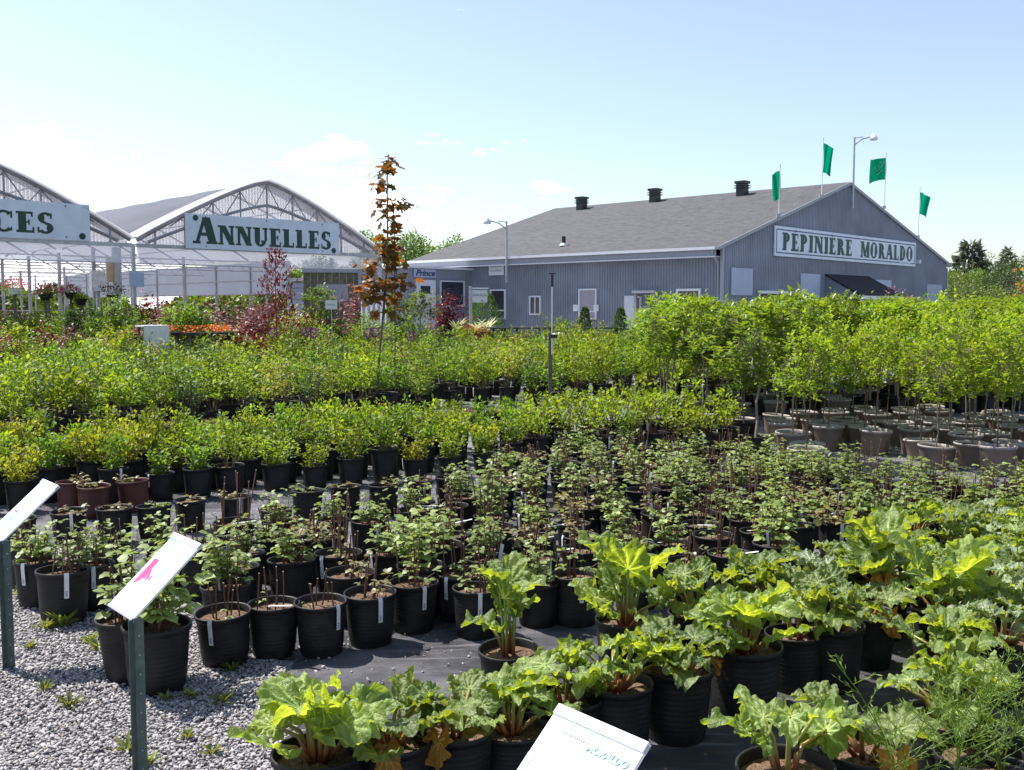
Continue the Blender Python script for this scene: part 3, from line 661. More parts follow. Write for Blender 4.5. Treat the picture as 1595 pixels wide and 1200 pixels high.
# extra: little weeds in the tangled front pots
def weed_mesh(seed, h, r, n, L):
    rg = rs(seed); a = rg.uniform(0, 6.28, n); P = np.stack([np.cos(a) * r * rg.uniform(0, .4, n), np.sin(a) * r * rg.uniform(0, .4, n), np.zeros(n)], 1)
    O = np.stack([np.cos(a), np.sin(a), rg.uniform(.3, 1.6, n)], 1); V, F = leaves(P, O, np.tile((0, 0, 1.), (n, 1)) + rg.normal(0, .2, (n, 3)), L * rg.uniform(.5, 1.2, n), .22, T_LEAF)
    V[:, 2] *= h; return arrmesh('weed', V, F, M['grass'])
WD = [weed_mesh(i, 1, .05, 34, .07) for i in range(3)]
WSP = [(100, 975, 1.6), (140, 1000, .8), (190, 1045, 1.2), (70, 1075, .7), (110, 1100, .9), (200, 1170, 1.0), (230, 1190, .9), (345, 1095, .9), (300, 1085, .7), (165, 990, 1.1), (260, 1090, .6), (70, 980, 1.), (40, 930, 1.2), (360, 1045, .8), (455, 1060, .7), (290, 1150, .6), (155, 1010, 1.), (45, 1010, .7), (400, 1140, .6), (330, 1175, .7)]
for i, (px, py, s) in enumerate(WSP):
    tag(link('weed', WD[i % 3], None, G(px, py, .012), (0, 0, i), s), 'green weed tuft in the gravel, ' + ordw(sorted(WSP).index((px, py, s))) + ' from the left', 'weed', 'weed tufts in the gravel')
# trailing chickweed spilling from front pots
for px, py, s, lb in ((800, 1095, 1.9, 'trailing weed spilling over the tangled rhubarb pot rim'), (560, 1130, 1.5, 'small weed mat between the two leftmost rhubarb'), (905, 1080, 1.5, 'weed mat in the small leaved rhubarb pot'), (700, 1120, 1.4, 'weed mat on the third rhubarb pot')):
    st, lf = shrub(px, .05, .09, 22, 14, .014, .6, up=.3, f0=.1, tw=.02, mat='mid', sr=.001, base=.03, z0=0.)
    t = thing('trailing_weed', G(px, py, .25), lb, 'weed', scale=s); link('stems', st, t); link('foliage', lf, t)
# asparagus ferns
def asparagus(seed):
    rg = rs(seed); mb = MB(); P = []; D = []
    for i in range(4):
        a = rg.uniform(0, 6.28); h = rg.uniform(.2, .42); o = np.array([math.cos(a), math.sin(a), 0]) * rg.uniform(.05, .22)
        f = lambda t: np.array([o[0] * t * t, o[1] * t * t, .215 + h * t])
        mb.tube([f(t) for t in np.linspace(0, 1, 5)], .003, 4, .001, cap=False)
        for k in range(11):
            t = .25 + .75 * k / 11; az_ = k * 2.4; d = np.array([math.cos(az_), math.sin(az_), .7]); L = .13 * (1.25 - t); p = f(t)
            mb.tube([p, p + d * L], .0011, 3, .0006, cap=False)
            for j in range(9):
                q = p + d * L * (j + 1) / 9; P.append(q); D.append(d * .9 + rg.normal(0, .55, 3))
    n = len(P); V, F = leaves(P, D, rg.normal(0, 1, (n, 3)), .022 * rg.uniform(.6, 1.3, n), .16, T_LEAF)
    return [('stems', mb.mesh('stems', M['mid'])), ('foliage', arrmesh('foliage', V, F, M['aspar']))]
AS = [asparagus(i) for i in (1, 2, 3)]
for i, (px, py, lb) in enumerate(((1490, 1235, 'feathery asparagus nearest the bottom edge beside the crinkled rhubarb'), (1562, 1215, 'feathery asparagus in the bottom right corner'), (1530, 1180, 'feathery asparagus behind the corner one, beside the rhubarb'), (1600, 1185, 'feathery asparagus cut by the right edge'), (1400, 1250, 'thin asparagus shoots at the bottom edge before the crinkled rhubarb'))):
    p = G(px, py, .25); potted('potted_asparagus', p, AS[i % 3], lb, 'potted plant', 'asparagus pots', rz=i * 1.3, scale=1.05)
# white canister among rhubarb
t = thing('white_canister', G(1378, 965, 0), 'white upright canister half hidden behind the tallest rhubarb', 'canister')
mb = MB(); mb.lathe([(.0, 0), (.06, 0), (.065, .01), (.065, .26), (.055, .29), (.03, .3), (.03, .32), (0, .32)], 20); part('body', mb, M['crate'], t, True)
# ------------------------------------------------------------ spirea bed
SP = {'yg': [shrub(200 + i, .30 + .05 * (i % 3), .17, 17, 20, .044, .6, .45, .12, .05, ('spirea', 'mid')[i % 2], jit=.7) for i in range(5)],
      'lime': [shrub(210 + i, .29, .16, 17, 22, .040, .6, .45, .12, .05, 'lime', jit=.7) for i in range(2)],
      'tallg': [shrub(220, .55, .10, 8, 34, .04, .55, .4, .2, .03, 'spirea')],
      'loose': [shrub(230 + i, .42, .20, 8, 17, .047, .68, .5, .25, .05, 'spirea', stem='cane') for i in range(3)],
      'midg': [shrub(240 + i, .27, .15, 16, 17, .046, .6, .4, .1, .04, 'mid') for i in range(2)]}
SLAB = {'yg': 'dense yellow green spirea', 'lime': 'golden leaved spirea', 'loose': 'airy yellow green spirea', 'midg': 'mid green low spirea'}
def nm2(ms): return [('stems', ms[0]), ('foliage', ms[1])]
p = G(358, 728, .25); placed.append((p.x, p.y)); potted('potted_spirea', p, nm2(SP['tallg'][0]), 'tall upright green shoot standing above the spirea row at the left', 'potted shrub', scale=1.05)
sp_bed = [(-60, 768), (60, 752), (340, 730), (560, 716), (700, 706), (790, 700), (880, 690), (1010, 690), (1140, 682), (1150, 662), (1000, 653), (860, 657), (500, 672), (200, 690), (0, 706), (-80, 716)]
for i, (x, y, row) in enumerate(rowed(grid(sp_bed, .34, .37, R(26), jit=.04, mind=.27, seed=9))):
    px, py = PX((x, y, .25)); u = rg0.rand()
    k = 'loose' if px > 830 else ('lime' if (px < 230 and u < .6) or u < .1 else ('midg' if u < .3 else 'yg'))
    if px > 830 and u < .25: k = 'yg'
    ms = SP[k][rg0.randint(len(SP[k]))]; sd_ = ' left of the middle' if px < 500 else (' near the middle' if px < 830 else ' at the right end of the bed')
    potted('potted_spirea', (x, y), nm2(ms), SLAB[k] + ', ' + row, 'potted shrub', 'spirea pots filling the bed', scale=(lambda q: (q, q, q * rg0.uniform(.85, 1.28)))(rg0.uniform(.9, 1.1) * (1.0 if px < 830 else 1.08)), rz=rg0.uniform(0, 6), tg=(int(rg0.choice(range(-160, 0, 20))), 0) if rg0.rand() < .3 else None)
low = [shrub(250 + i, .10, .16, 16, 18, .026, .6, .3, .1, .03, 'lowred') for i in range(2)]
lr_bed = [(130, 678), (500, 662), (860, 646), (900, 636), (500, 652), (130, 668)]
for i, (x, y, row) in enumerate(rowed(grid(lr_bed, .36, .38, R(10), jit=.04, mind=.27, seed=10))):
    potted('potted_groundcover', (x, y), nm2(low[i % 2]), 'low reddish pot plant, ' + row, 'potted plant', 'low reddish pots between the beds', scale=1, rz=i)
# ------------------------------------------------------------ tall shrub bed
TS = {'yellow': [shrub(300 + i, .62 + .1 * i, .26, 12, 26, .066, .6, .45, .30, .06, 'spirea') for i in range(3)],
      'green': [shrub(310 + i, .60 + .12 * i, .24, 11, 27, .062, .55, .4, .30, .06, 'mid') for i in range(3)],
      'bronze': [shrub(320 + i, .75, .26, 10, 24, .066, .6, .45, .35, .06, 'tip') for i in range(2)],
      'darkg': [shrub(330 + i, .78, .20, 11, 30, .058, .5, .4, .25, .05, 'dark') for i in range(2)],
      'thin': [shrub(340 + i, .95, .14, 5, 30, .062, .5, .45, .15, .05, 'mid') for i in range(2)]}
TL = {'yellow': 'bushy yellow green shrub in a black pot', 'green': 'bushy mid green shrub in a black pot', 'bronze': 'green shrub with bronze tips in a black pot', 'darkg': 'dark green upright shrub in a black pot', 'thin': 'thin upright young shrub in a black pot'}
ts_bed1 = [(-120, 668), (60, 663), (300, 647), (560, 628), (760, 612), (1000, 605), (1230, 595), (1200, 585), (700, 590), (300, 600), (-160, 610)]
ts_bed2 = [(-220, 609), (300, 599), (700, 589), (1180, 584), (1100, 557), (500, 553), (-260, 560)]
TW = {'yellow': 'yellow green bushy shrub', 'green': 'mid green bushy shrub', 'bronze': 'bronze tipped shrub', 'darkg': 'dark green shrub', 'thin': 'thin upright shrub'}
allt = []
for bed, sx, sy, nmn in ((ts_bed1, .46, .50, 0), (ts_bed2, .62, .75, 1)):
    for x, y, row in rowed(grid(bed, sx, sy, R(20), jit=.08, mind=.34, seed=12)):
        px, py = PX((x, y, .25)); u = rg0.rand()
        if px > 860: k = 'yellow' if u < .6 else 'green'
        elif px < 330: k = 'green' if u < .42 else ('yellow' if u < .75 else ('bronze' if u < .85 else 'darkg'))
        else: k = 'yellow' if u < .30 else ('green' if u < .62 else ('bronze' if u < .76 else ('darkg' if u < .88 else 'thin')))
        z_ = 1.1 if nmn else 1.0
        allt.append((y + abs(x) * .2, x, y, row, k, rg0.randint(len(TS[k])), (z_ * rg0.uniform(.98, 1.18), z_ * rg0.uniform(.98, 1.18), z_ * rg0.uniform(.72, 1.28)), rg0.uniform(0, 6), nmn,
                     (int(rg0.choice(range(-160, 0, 20))), int(rg0.choice([0, 2]))) if not nmn and rg0.rand() < .4 else None))
allt.sort()
for d_, x, y, row, k, vi, s3_, rz_, nmn, tg in allt[:290]:
    potted('potted_shrub', (x, y), nm2(TS[k][vi]), TW[k] + ', ' + row + (' of the back part' if nmn else ' of the tall bed'), 'potted shrub', 'tall potted shrubs in the bed', scale=s3_, rz=rz_, tg=tg)
def merged(name, items, mats):
    """many far plants as one object; items: (mesh, matrix, material index)"""
    Vs = []; Fs = []; Ms = []; b = 0; cache = {}
    for me, mx, mi in items:
        if me.name not in cache:
            me.calc_loop_triangles(); co_ = np.empty(len(me.vertices) * 3, np.float32); me.vertices.foreach_get('co', co_)
            tr_ = np.empty(len(me.loop_triangles) * 3, np.int32); me.loop_triangles.foreach_get('vertices', tr_); cache[me.name] = (co_.reshape(-1, 3), tr_.reshape(-1, 3))
        V, F = cache[me.name]; A = np.array(mx); Vs.append(V @ A[:3, :3].T + A[:3, 3]); Fs.append(F + b); Ms.append(np.full(len(F), mi, np.int32)); b += len(V)
    me = arrmesh(name, np.concatenate(Vs), np.concatenate(Fs), mats[0])
    for m in mats[1:]: me.materials.append(m)
    me.polygons.foreach_set('material_index', np.concatenate(Ms)); me.update(); return me
tm = {'yellow': 2, 'green': 3, 'bronze': 4, 'darkg': 5, 'thin': 3}; it = []
for d_, x, y, row, k, vi, s3_, rz_, nmn, tg in allt[290:]:
    mx = Matrix.Translation((x, y, .006)) @ Matrix.Rotation(rz_, 4, 'Z') @ Matrix.Diagonal((*s3_, 1)); ms = TS[k][vi]
    it += [(POT['pot'][0], mx, 0), (ms[0], mx, 1), (ms[1], mx, tm[k])]
print('tall shrubs', len(allt), 'spots', len(placed))
tag(link('far_shrubs', merged('far_shrubs', it, [M['pot'], M['stem'], M['spirea'], M['mid'], M['tip'], M['dark']])), 'mass of farther potted shrubs filling the back of the tall bed', 'shrubs', kind='stuff')
# ------------------------------------------------------------ standard trees
def standard(seed, ht, cr, ch, ntip, per, L, wr, mat, tr=.012, up=.35, stem='stem_grey', nb=7, z0=.235):
    rg = rs(seed); mb = MB(); P = []; O = []
    top = ht - ch * .85; wob = rg.normal(0, .012, (5, 2)); pts = [(wob[i][0], wob[i][1], z0 + (top - z0) * i / 4) for i in range(5)]
    mb.tube(pts, tr, 6, tr * .75); b0 = Vector(pts[-1])
    tips = []
    for i in range(ntip):
        a = i * 2.4 + rg.uniform(-.3, .3); u = math.sqrt(rg.uniform(0.02, 1)); v = rg.uniform(0, 1)
        rr = cr * (.35 + .65 * math.sin(math.pi * (.12 + .78 * v))) * u ; rr *= 1 + .35 * math.sin(3 * a + seed) + .2 * math.sin(5 * a + 7 * v); tips.append(Vector((math.cos(a) * rr, math.sin(a) * rr, ht - ch + ch * v * (1 - .12 * u * u))))
    hubs = []
    for i in range(nb):
        a = i * 6.283 / nb + rg.uniform(-.3, .3); e = b0 + Vector((math.cos(a) * cr * .55, math.sin(a) * cr * .55, ch * rg.uniform(.3, .7))); hubs.append(e)
        mb.tube([b0 - Vector((0, 0, .04)), b0.lerp(e, .5) + Vector((0, 0, .01)), e], tr * .45, 4, tr * .25, cap=False)
    for tp in tips:
        h_ = min(hubs, key=lambda q: (q - tp).length); mb.tube([h_, tp], tr * .2, 3, tr * .12, cap=False)
        ga = np.arange(per) * 2.4 + rg.uniform(0, 6); o = np.stack([np.cos(ga), np.sin(ga), np.zeros(per)], 1)
        P.append(np.array(tp)[None] + rg.normal(0, 1, (per, 3)) * [.018, .018, .035]); O.append(o)
    return [('trunk', mb.mesh('trunk', M[stem])), ('crown', make_leafcloud('crown', rg, np.concatenate(P), np.concatenate(O), up, L, wr, T_LEAF, M[mat], 0, .4))]
SE = {'rh': [standard(400 + i, 1.72 - .05 * i, .44, .72, 115, 9, .10, .42, 'rhodo', .013) for i in range(4)],
      'yl': [standard(410 + i, 1.42 + .05 * i, .36, .66, 80, 9, .066, .52, 'spirea', .009, stem='stem') for i in range(3)],
      'sm': [standard(420 + i, 1.25, .28, .55, 60, 9, .062, .55, 'mid', .009, stem='stem') for i in range(2)],
      'ow': [standard(430 + i, 1.72, .42, .95, 110, 9, .07, .52, 'spirea', .010, stem='stem_grey') for i in range(2)]}
SEL = {'rh': 'glossy green standard tree', 'yl': 'yellow green thin standard', 'sm': 'small mid green standard', 'ow': 'tall yellow green tree'}
tagm = MB(); tagm.box((0, 0, 0), (.07, .002, .10)); hang = tagm.mesh('hanging_label', M['tag'])
curl = MB(); 
for k in range(7):
    a0 = -.9 + k * .3; curl.add([(.04 * math.sin(a0), -.04 * math.cos(a0), 0), (.04 * math.sin(a0 + .3), -.04 * math.cos(a0 + .3), 0), (.03 * math.sin(a0 + .3), -.04 * math.cos(a0 + .3) + .01, .12 - .01 * k), (.03 * math.sin(a0), -.04 * math.cos(a0) + .01, .12 - .01 * k)], [(0, 1, 2, 3)])
curlm = curl.mesh('hanging_label', M['tag'])
e_front = [(1300, 672), (1385, 672), (1440, 700), (1500, 702), (1640, 720), (1660, 640), (1300, 628), (1180, 640), (1040, 650), (1050, 668), (1165, 668), (1185, 690), (1290, 704)]
e_back = [(1000, 640), (1180, 632), (1400, 622), (1660, 612), (1660, 588), (1240, 588), (1010, 597)]
for bed, sx, sy, ks, nmn in ((e_back, .56, .60, ('rh',), 'back rows'), (e_front, .50, .50, ('yl', 'sm', 'yl'), 'front rows')):
    for i, (x, y, row) in enumerate(rowed(grid(bed, sx, sy, R(18), .27, .05, .39, 15))):
        px, py = PX((x, y, .27)); k = ks[rg0.randint(len(ks))]
        if nmn == 'front rows' and px > 1440 and rg0.rand() < .6: k = 'ow'
        if nmn == 'front rows' and px < 1250: k = 'sm' if rg0.rand() < .5 else 'rh'
        lbl = SEL[k] + ', ' + row + (' behind' if nmn == 'back rows' else '')
        wide = nmn == 'front rows' and px > 1200 or rg0.rand() < .3
        t = potted('standard_tree', (x, y), SE[k][rg0.randint(len(SE[k]))], lbl, 'potted tree', 'standard trees in rows at the right', pot='wide' if wide else 'pot', scale=(.84, .84, rg0.uniform(.80, 1.10)) if wide else (1.2, 1.2, rg0.uniform(.92, 1.1)), rz=rg0.uniform(0, 6))
        if rg0.rand() < .35: link('hanging_label', hang if rg0.rand() < .5 else curlm, t, (0, -.03, rg0.uniform(.8, 1.05)), (0, rg0.uniform(-.3, .3), rg0.uniform(-.6, .6)), 1.3)
# ============================================================ lettering
def glyph(ch):
    """bold serif capital made of strokes, height 1; returns (polygons, width)"""
    T, t, s = .29, .12, .095; P = []
    def bar(x0, y0, x1, y1): P.append([(x0, y0), (x1, y0), (x1, y1), (x0, y1)])
    def stem(x, wd=T, y0=0, y1=1): bar(x, y0, x + wd, y1)
    def srf(x0, x1, y): bar(x0, y, x1, y + s)
    def dia(x0, y0, x1, y1, wd): P.append([(x0, y0), (x0 + wd, y0), (x1 + wd, y1), (x1, y1)])
    def arc(cx, cy, rx, ry, a0, a1, th=T, tn=t, n=16):
        for i in range(n):
            q = []
            for a in (a0 + (a1 - a0) * i / n, a0 + (a1 - a0) * (i + 1) / n):
                a = R(a); wd = tn + (th - tn) * abs(math.cos(a)) ** 1.5
                q.append(((cx + rx * math.cos(a), cy + ry * math.sin(a)), (cx + (rx - wd) * math.cos(a), cy + (ry - max(tn, wd * .55)) * math.sin(a))))
            P.append([q[0][0], q[1][0], q[1][1], q[0][1]])
    base = {'É': 'E', 'È': 'E'}.get(ch, ch)
    if base == 'I': stem(.10); srf(0, .40, 0); srf(0, .40, 1 - s); w_ = .40
    elif base == 'L': stem(.08); srf(0, .38, 1 - s); bar(0, 0, .66, s + .02); bar(.58, 0, .66, .28); w_ = .66
    elif base == 'E':
        stem(.08); bar(0, 0, .66, s + .02); bar(0, 1 - s - .01, .62, 1); bar(.28, .47, .48, .54); bar(.44, .38, .50, .63); bar(.59, 0, .66, .27); bar(.55, .76, .62, 1); w_ = .66
    elif base == 'N': stem(.10, t + .02); stem(.66, t + .02); dia(.58, 0, .08, 1, T + .02); srf(0, .28, 0); srf(-.02, .2, 1 - s); srf(.56, .86, 1 - s); w_ = .84
    elif base == 'M': stem(.08, t + .02); stem(.72, T); dia(.40, .05, .09, 1, T - .02); dia(.44, .05, .74, 1, t + .01); srf(0, .26, 0); srf(.62, 1.02, 0); srf(0, .2, 1 - s); srf(.80, 1.02, 1 - s); w_ = 1.02
    elif base == 'A': dia(.05, 0, .36, 1, t + .01); dia(.58, 0, .32, 1, T + .02); bar(.18, .30, .62, .30 + t); srf(-.04, .26, 0); srf(.48, .90, 0); w_ = .86
    elif base == 'V': dia(.34, 0, .05, 1, T + .02); dia(.42, 0, .70, 1, t + .01); srf(-.04, .36, 1 - s); srf(.58, .88, 1 - s); w_ = .86
    elif base == 'U': stem(.10, T, .3, 1); stem(.64, t + .02, .3, 1); arc(.415, .32, .315, .34, 180, 360, T, t + .01); srf(0, .40, 1 - s); srf(.54, .82, 1 - s); w_ = .82
    elif base == 'C': arc(.42, .5, .42, .52, 45, 315, T + .02); bar(.66, .66, .73, .98); bar(.66, .06, .71, .24); w_ = .76
    elif base == 'O': arc(.42, .5, .42, .52, 0, 360, T + .02, t, 28); w_ = .84
    elif base == 'S': arc(.33, .74, .29, .28, 30, 270, T - .03, t); arc(.31, .26, .31, .28, -150, 90, T - .03, t); bar(.50, .72, .57, .98); bar(.02, .02, .09, .30); w_ = .64
    elif base in 'RPD':
        stem(.08); srf(0, .36, 0); srf(0, .3, 1 - s)
        if base == 'D': arc(.32, .5, .44, .5, -90, 90, T, t); w_ = .78
        else:
            arc(.34, .73, .32, .27, -90, 90, T - .02, t); bar(.2, 1 - t, .36, 1); bar(.2, .46, .36, .46 + t); w_ = .68
            if base == 'R': dia(.54, 0, .32, .48, T); srf(.52, .82, 0); w_ = .80
    else: w_ = .4
    if ch == 'É': P.append([(.26, 1.06), (.36, 1.06), (.50, 1.20), (.38, 1.20)])
    if ch == 'È': P.append([(.38, 1.06), (.28, 1.06), (.16, 1.20), (.28, 1.20)])
    return P, w_
def words(text, x0, x1, z0, hh, big=None, y=-.02, gap=.13, first=1.0):
    """letters in the local x-z plane, fitted between x0 and x1"""
    tot = 0; items = []
    for i, ch in enumerate(text):
        k = first if i == 0 else 1.0
        if ch == ' ': tot += .55; continue
        P, w_ = glyph(ch); items.append((P, tot, k)); tot += w_ * k + gap
    sx = (x1 - x0) / (tot - gap); mb = MB(); c = 0
    for P, off, k in items:
        for pl in P:
            c += 1; yy = y - .0004 * (c % 9); mb.add([(x0 + (off + q[0] * k) * sx, yy, z0 + q[1] * hh * k) for q in pl], [(0, 1, 2, 3)])
    return mb
def txt(body, size, shear=0., bold=.0, mat=None, name='lettering'):
    cu = bpy.data.curves.new(name, 'FONT'); cu.body = body; cu.size = size; cu.shear = shear; cu.offset = bold; cu.align_x = 'CENTER'; cu.align_y = 'CENTER'; cu.extrude = .002
    cu.resolution_u = 3
    ob = bpy.data.objects.new(name, cu); me = bpy.data.meshes.new_from_object(ob); bpy.data.objects.remove(ob); me.materials.clear(); me.materials.append(mat); return me
# ============================================================ nursery building
AG, AL = R(43), R(-47)
E0 = at(1115, 384, 38.)
rz = R(90) - AG; Dx = Vector((math.sin(AG), math.cos(AG), 0)); Dy = Vector((-math.cos(AG), math.sin(AG), 0))
W_, zR = wallpt(E0, AG, 1479, 413); AX, AZ = wallpt(E0, AG, 1321, 284); ZE = E0.z; LB = wallpt(E0, AL, 635, 405)[0]; OV = .45
print('building', W_, zR, AX, AZ, ZE, LB)
def roofz(x): return ZE + (AZ - ZE) * x / AX if x < AX else AZ + (zR - AZ) * (x - AX) / (W_ - AX)
bld = thing('nursery_building', (E0.x, E0.y, 0), 'long grey blue metal sided shop building with a shingled gable roof', 'building', rz=rz)
def onlong(px, py): return wallpt(E0 + Dx * OV, AL, px, py)      # -> local y, z on the long wall
def ongable(px, py): return wallpt(E0, AG, px, py)
def ribs(a0, a1, pitch=.135, wd=.055, dep=.035):
    out = []; a = a0
    while a < a1:
        for u, v in ((0, 0), (pitch - wd, 0), (pitch - wd + .015, dep), (pitch - .015, dep)):
            if a + u <= a1: out.append((a + u, v))
        a += pitch
    out.append((a1, 0)); return out
def ribwall(plane, a0, a1, z0, top, out=-1, off=0., **k):
    """plane 'g': runs along x, ribs towards -y;  plane 'l': runs along y, ribs towards -x"""
    mb = MB(); vs = []; pr = ribs(a0, a1, **k)
    for a, v in pr:
        zt = top(a) if callable(top) else top; zb = z0(a) if callable(z0) else z0
        for z in (zb, zt): vs.append((a, off - v, z) if plane == 'g' else (off - v, a, z))
    mb.add(vs, [(2 * i, 2 * i + 1, 2 * i + 3, 2 * i + 2) for i in range(len(pr) - 1)]); return mb
part('gable_wall', ribwall('g', OV, W_ - OV, 0, lambda x: roofz(x) - .06), M['wall'], bld)
part('long_wall', ribwall('l', 0, LB - .3, 0, ZE - .3, off=OV), M['wall'], bld)
mb = MB(); mb.box((W_ - OV, LB / 2, zR / 2), (.04, LB - .4, zR)); part('rear_wall', mb, M['wall'], bld)
vs = [(OV, LB - .25, 0), (W_ - OV, LB - .25, 0), (W_ - OV, LB - .25, zR), (AX, LB - .25, AZ - .06), (OV, LB - .25, ZE)]
part('end_wall', MB().add(vs, [(0, 1, 2, 3, 4)]), M['wall'], bld)
def roofpart():
    me = bpy.data.meshes.new('roof'); th = .10; y0, y1 = -.12, LB
    pts = [(-.04, ZE - .01), (AX, AZ), (W_ + .04, zR - .01)]; vs = []; fs = []
    for y in (y0, y1):
        for x, z in pts: vs.append((x, y, z))
        for x, z in pts: vs.append((x, y, z - th))
    fs = [(0, 1, 7, 6), (1, 2, 8, 7), (3, 9, 10, 4), (4, 10, 11, 5), (0, 3, 4, 1), (1, 4, 5, 2), (6, 7, 10, 9), (7, 8, 11, 10), (0, 6, 9, 3), (2, 5, 11, 8)]
    me.from_pydata(vs, [], fs); me.materials.append(M['roof']); me.materials.append(M['trim'])
    uv = me.uv_layers.new(name='UVMap'); sl_ = [0, math.hypot(AX, AZ - ZE), 2 * math.hypot(AX, AZ - ZE)]
    for p_ in me.polygons:
        if p_.index > 1: p_.material_index = 1
        for li in p_.loop_indices:
            v = me.vertices[me.loops[li].vertex_index]; i = v.index % 3; uv.data[li].uv = (v.co.y, sl_[i])
    return me
rf = link('roof', roofpart(), bld)
part('fascia', ribwall('l', 0, LB - .05, ZE - .36, ZE - .10, off=.03, pitch=.10, wd=.045, dep=.012), M['trim'], bld)
mb = MB(); mb.box((OV / 2 + .02, LB / 2 - .02, ZE - .375), (OV - .02, LB - .1, .02)); mb.box((.0, LB / 2, ZE - .375), (.05, LB - .06, .05)); part('soffit', mb, M['trim_w'], bld)
mb = MB(); mb.box((-.07, LB / 2 - .03, ZE - .06), (.11, LB - .02, .11)); part('gutter', mb, M['trim_w'], bld)
mb = MB(); mb.tube([(-.06, .12, ZE - .1), (-.06, .12, ZE - .25), (OV - .08, .12, ZE - .62), (OV - .08, .12, .1)], .045, 6); part('downspout', mb, M['trim'], bld)
part('corner_trim', MB().box((OV - .02, -.02, ZE / 2), (.12, .10, ZE)), M['trim'], bld); part('corner_trim', MB().box((W_ - OV, -.02, zR / 2 - .1), (.10, .09, zR - .2)), M['trim'], bld)
mb = MB(); mb.beam((-.02, -.135, ZE - .07), (AX, -.135, AZ - .07), .03, .13); mb.beam((AX, -.135, AZ - .07), (W_, -.135, zR - .07), .03, .13); part('rake_trim', mb, M['trim'], bld)
def frame_on(root, plane, a0, z0, a1, z1, off, fw=.07, glass='glass', nm='window', mull=(), hm=(), fmat='trim_w', base_off=0.):
    """window or door: frame with bars and glass set on a wall; off<0 is outwards"""
    def P3(a, o, z): return (a, base_off + o, z) if plane == 'g' else (base_off + o, a, z)
    def bx(mb, ac, zc, aw, zh, o, d): mb.box(P3(ac, o, zc), (aw, d, zh) if plane == 'g' else (d, aw, zh))
    mb = MB(); ac, zc = (a0 + a1) / 2, (z0 + z1) / 2; aw, zh = a1 - a0, z1 - z0
    for a in (a0 + fw / 2, a1 - fw / 2): bx(mb, a, zc, fw, zh, off - .02, .08)
    for z in (z0 + fw / 2, z1 - fw / 2): bx(mb, ac, z, aw - 2 * fw, fw, off - .02, .08)
    for f in mull: bx(mb, a0 + aw * f, zc, fw * .7, zh - 2 * fw, off - .018, .06)
    for f in hm: bx(mb, ac, z0 + zh * f, aw - 2 * fw, fw * .8, off - .014, .055)
    o = part(nm, mb, M[fmat], root); g = MB(); bx(g, ac, zc, aw - 2 * fw + .004, zh - 2 * fw + .004, off, .02); part('pane', g, M[glass], o); return o
def longwin(px0, py0, px1, py1, **k):
    a0, z1 = onlong(px1, py0); a1, _ = onlong(px0, py0); _, z0 = onlong((px0 + px1) / 2, py1); _, z1 = onlong((px0 + px1) / 2, py0)
    return frame_on(bld, 'l', a0, z0, a1, z1, -.04, base_off=OV, **k)
longwin(765, 451, 789, 498, hm=(.30,)); longwin(826, 461, 844, 491, mull=(.5,))
longwin(903, 450, 931, 498, glass='blind', hm=(.26,)); longwin(1055, 450, 1093, 487, fw=.09)
longwin(990, 462, 1000, 503, nm='window', fw=.05)
a1, z1 = onlong(974, 461); a0, _ = onlong(993, 461)
mb = MB(); mb.box((OV - .05, (a0 + a1) / 2, z1 / 2), (.05, a1 - a0, z1)); part('door', mb, M['trim_w'], bld)
# shop entrance porch frame with ribbed infill
a1, z1 = onlong(997, 456); a0, _ = onlong(1026, 456); mb = MB()
for a in (a0, a1): mb.box((OV - .30, a, z1 / 2), (.10, .10, z1))
mb.box((OV - .20, (a0 + a1) / 2, z1 + .02), (.5, a1 - a0 + .2, .10)); part('entrance_frame', mb, M['trim'], bld)
part('entrance_door', ribwall('l', a0 + .1, a1 - .1, 0, z1 - .55, off=OV - .05, pitch=.14), M['trim'], bld)
def gpanel(px0, py0, px1, py1, nm='shutter_panel', mat='sky_panel'):
    x0, zt = ongable(px0, py0); x1, _ = ongable(px1, py0); _, zb = ongable(px0, py1); mb = MB()
    mb.box(((x0 + x1) / 2, -.06, (zt + zb) / 2), (x1 - x0, .05, zt - zb)); part(nm, mb, M[mat], bld)
gpanel(1137, 417, 1170, 460); gpanel(1245, 426, 1275, 464); gpanel(1362, 436, 1386, 462); gpanel(1442, 443, 1465, 480)
gpanel(1181, 459, 1236, 505, 'loading_door', 'blackm')
x0, zt = ongable(1178, 455); x1, _ = ongable(1238, 459); mb = MB(); mb.box(((x0 + x1) / 2, -.09, zt), (x1 - x0, .06, .12)); part('door_header', mb, M['trim_w'], bld)
# entrance canopy on the gable
x0, z1 = ongable(1284, 427); x1, _ = ongable(1352, 433); pj = 1.75; z0 = 2.2; cn = MB()
cn.add([(x0, -.04, z1), (x1, -.04, z1), (x1 + .1, -pj, z0), (x0, -pj, z0), (x0, -.04, z1 - .07), (x1, -.04, z1 - .07), (x1 + .1, -pj, z0 - .07), (x0, -pj, z0 - .07)], [(0, 3, 2, 1), (4, 5, 6, 7), (0, 4, 7, 3), (1, 2, 6, 5), (3, 7, 6, 2)])
co_ = part('canopy', cn, M['skin_dark'], bld)
mb = MB(); mb.add([(x0 + .05, -.05, z1 - .08), (x0 + .05, -pj + .05, z0 - .08), (x0 + .05, -.05, z0 - .55), (x0 + .05, -pj + .3, z0 - .4)], [(0, 1, 3, 2)]); part('canopy_side', mb, M['wall'], co_)
mb = MB(); mb.box(((x0 + x1) / 2 + .05, -pj - .02, z0 - .10), (x1 - x0 + .2, .05, .16)); mb.box((x1 + .05, -pj + .1, (z0 - .1) / 2), (.09, .09, z0 - .1)); mb.box((x0 + .06, -pj + .1, (z0 - .1) / 2), (.09, .09, z0 - .1)); part('canopy_trim', mb, M['trim_w'], co_)
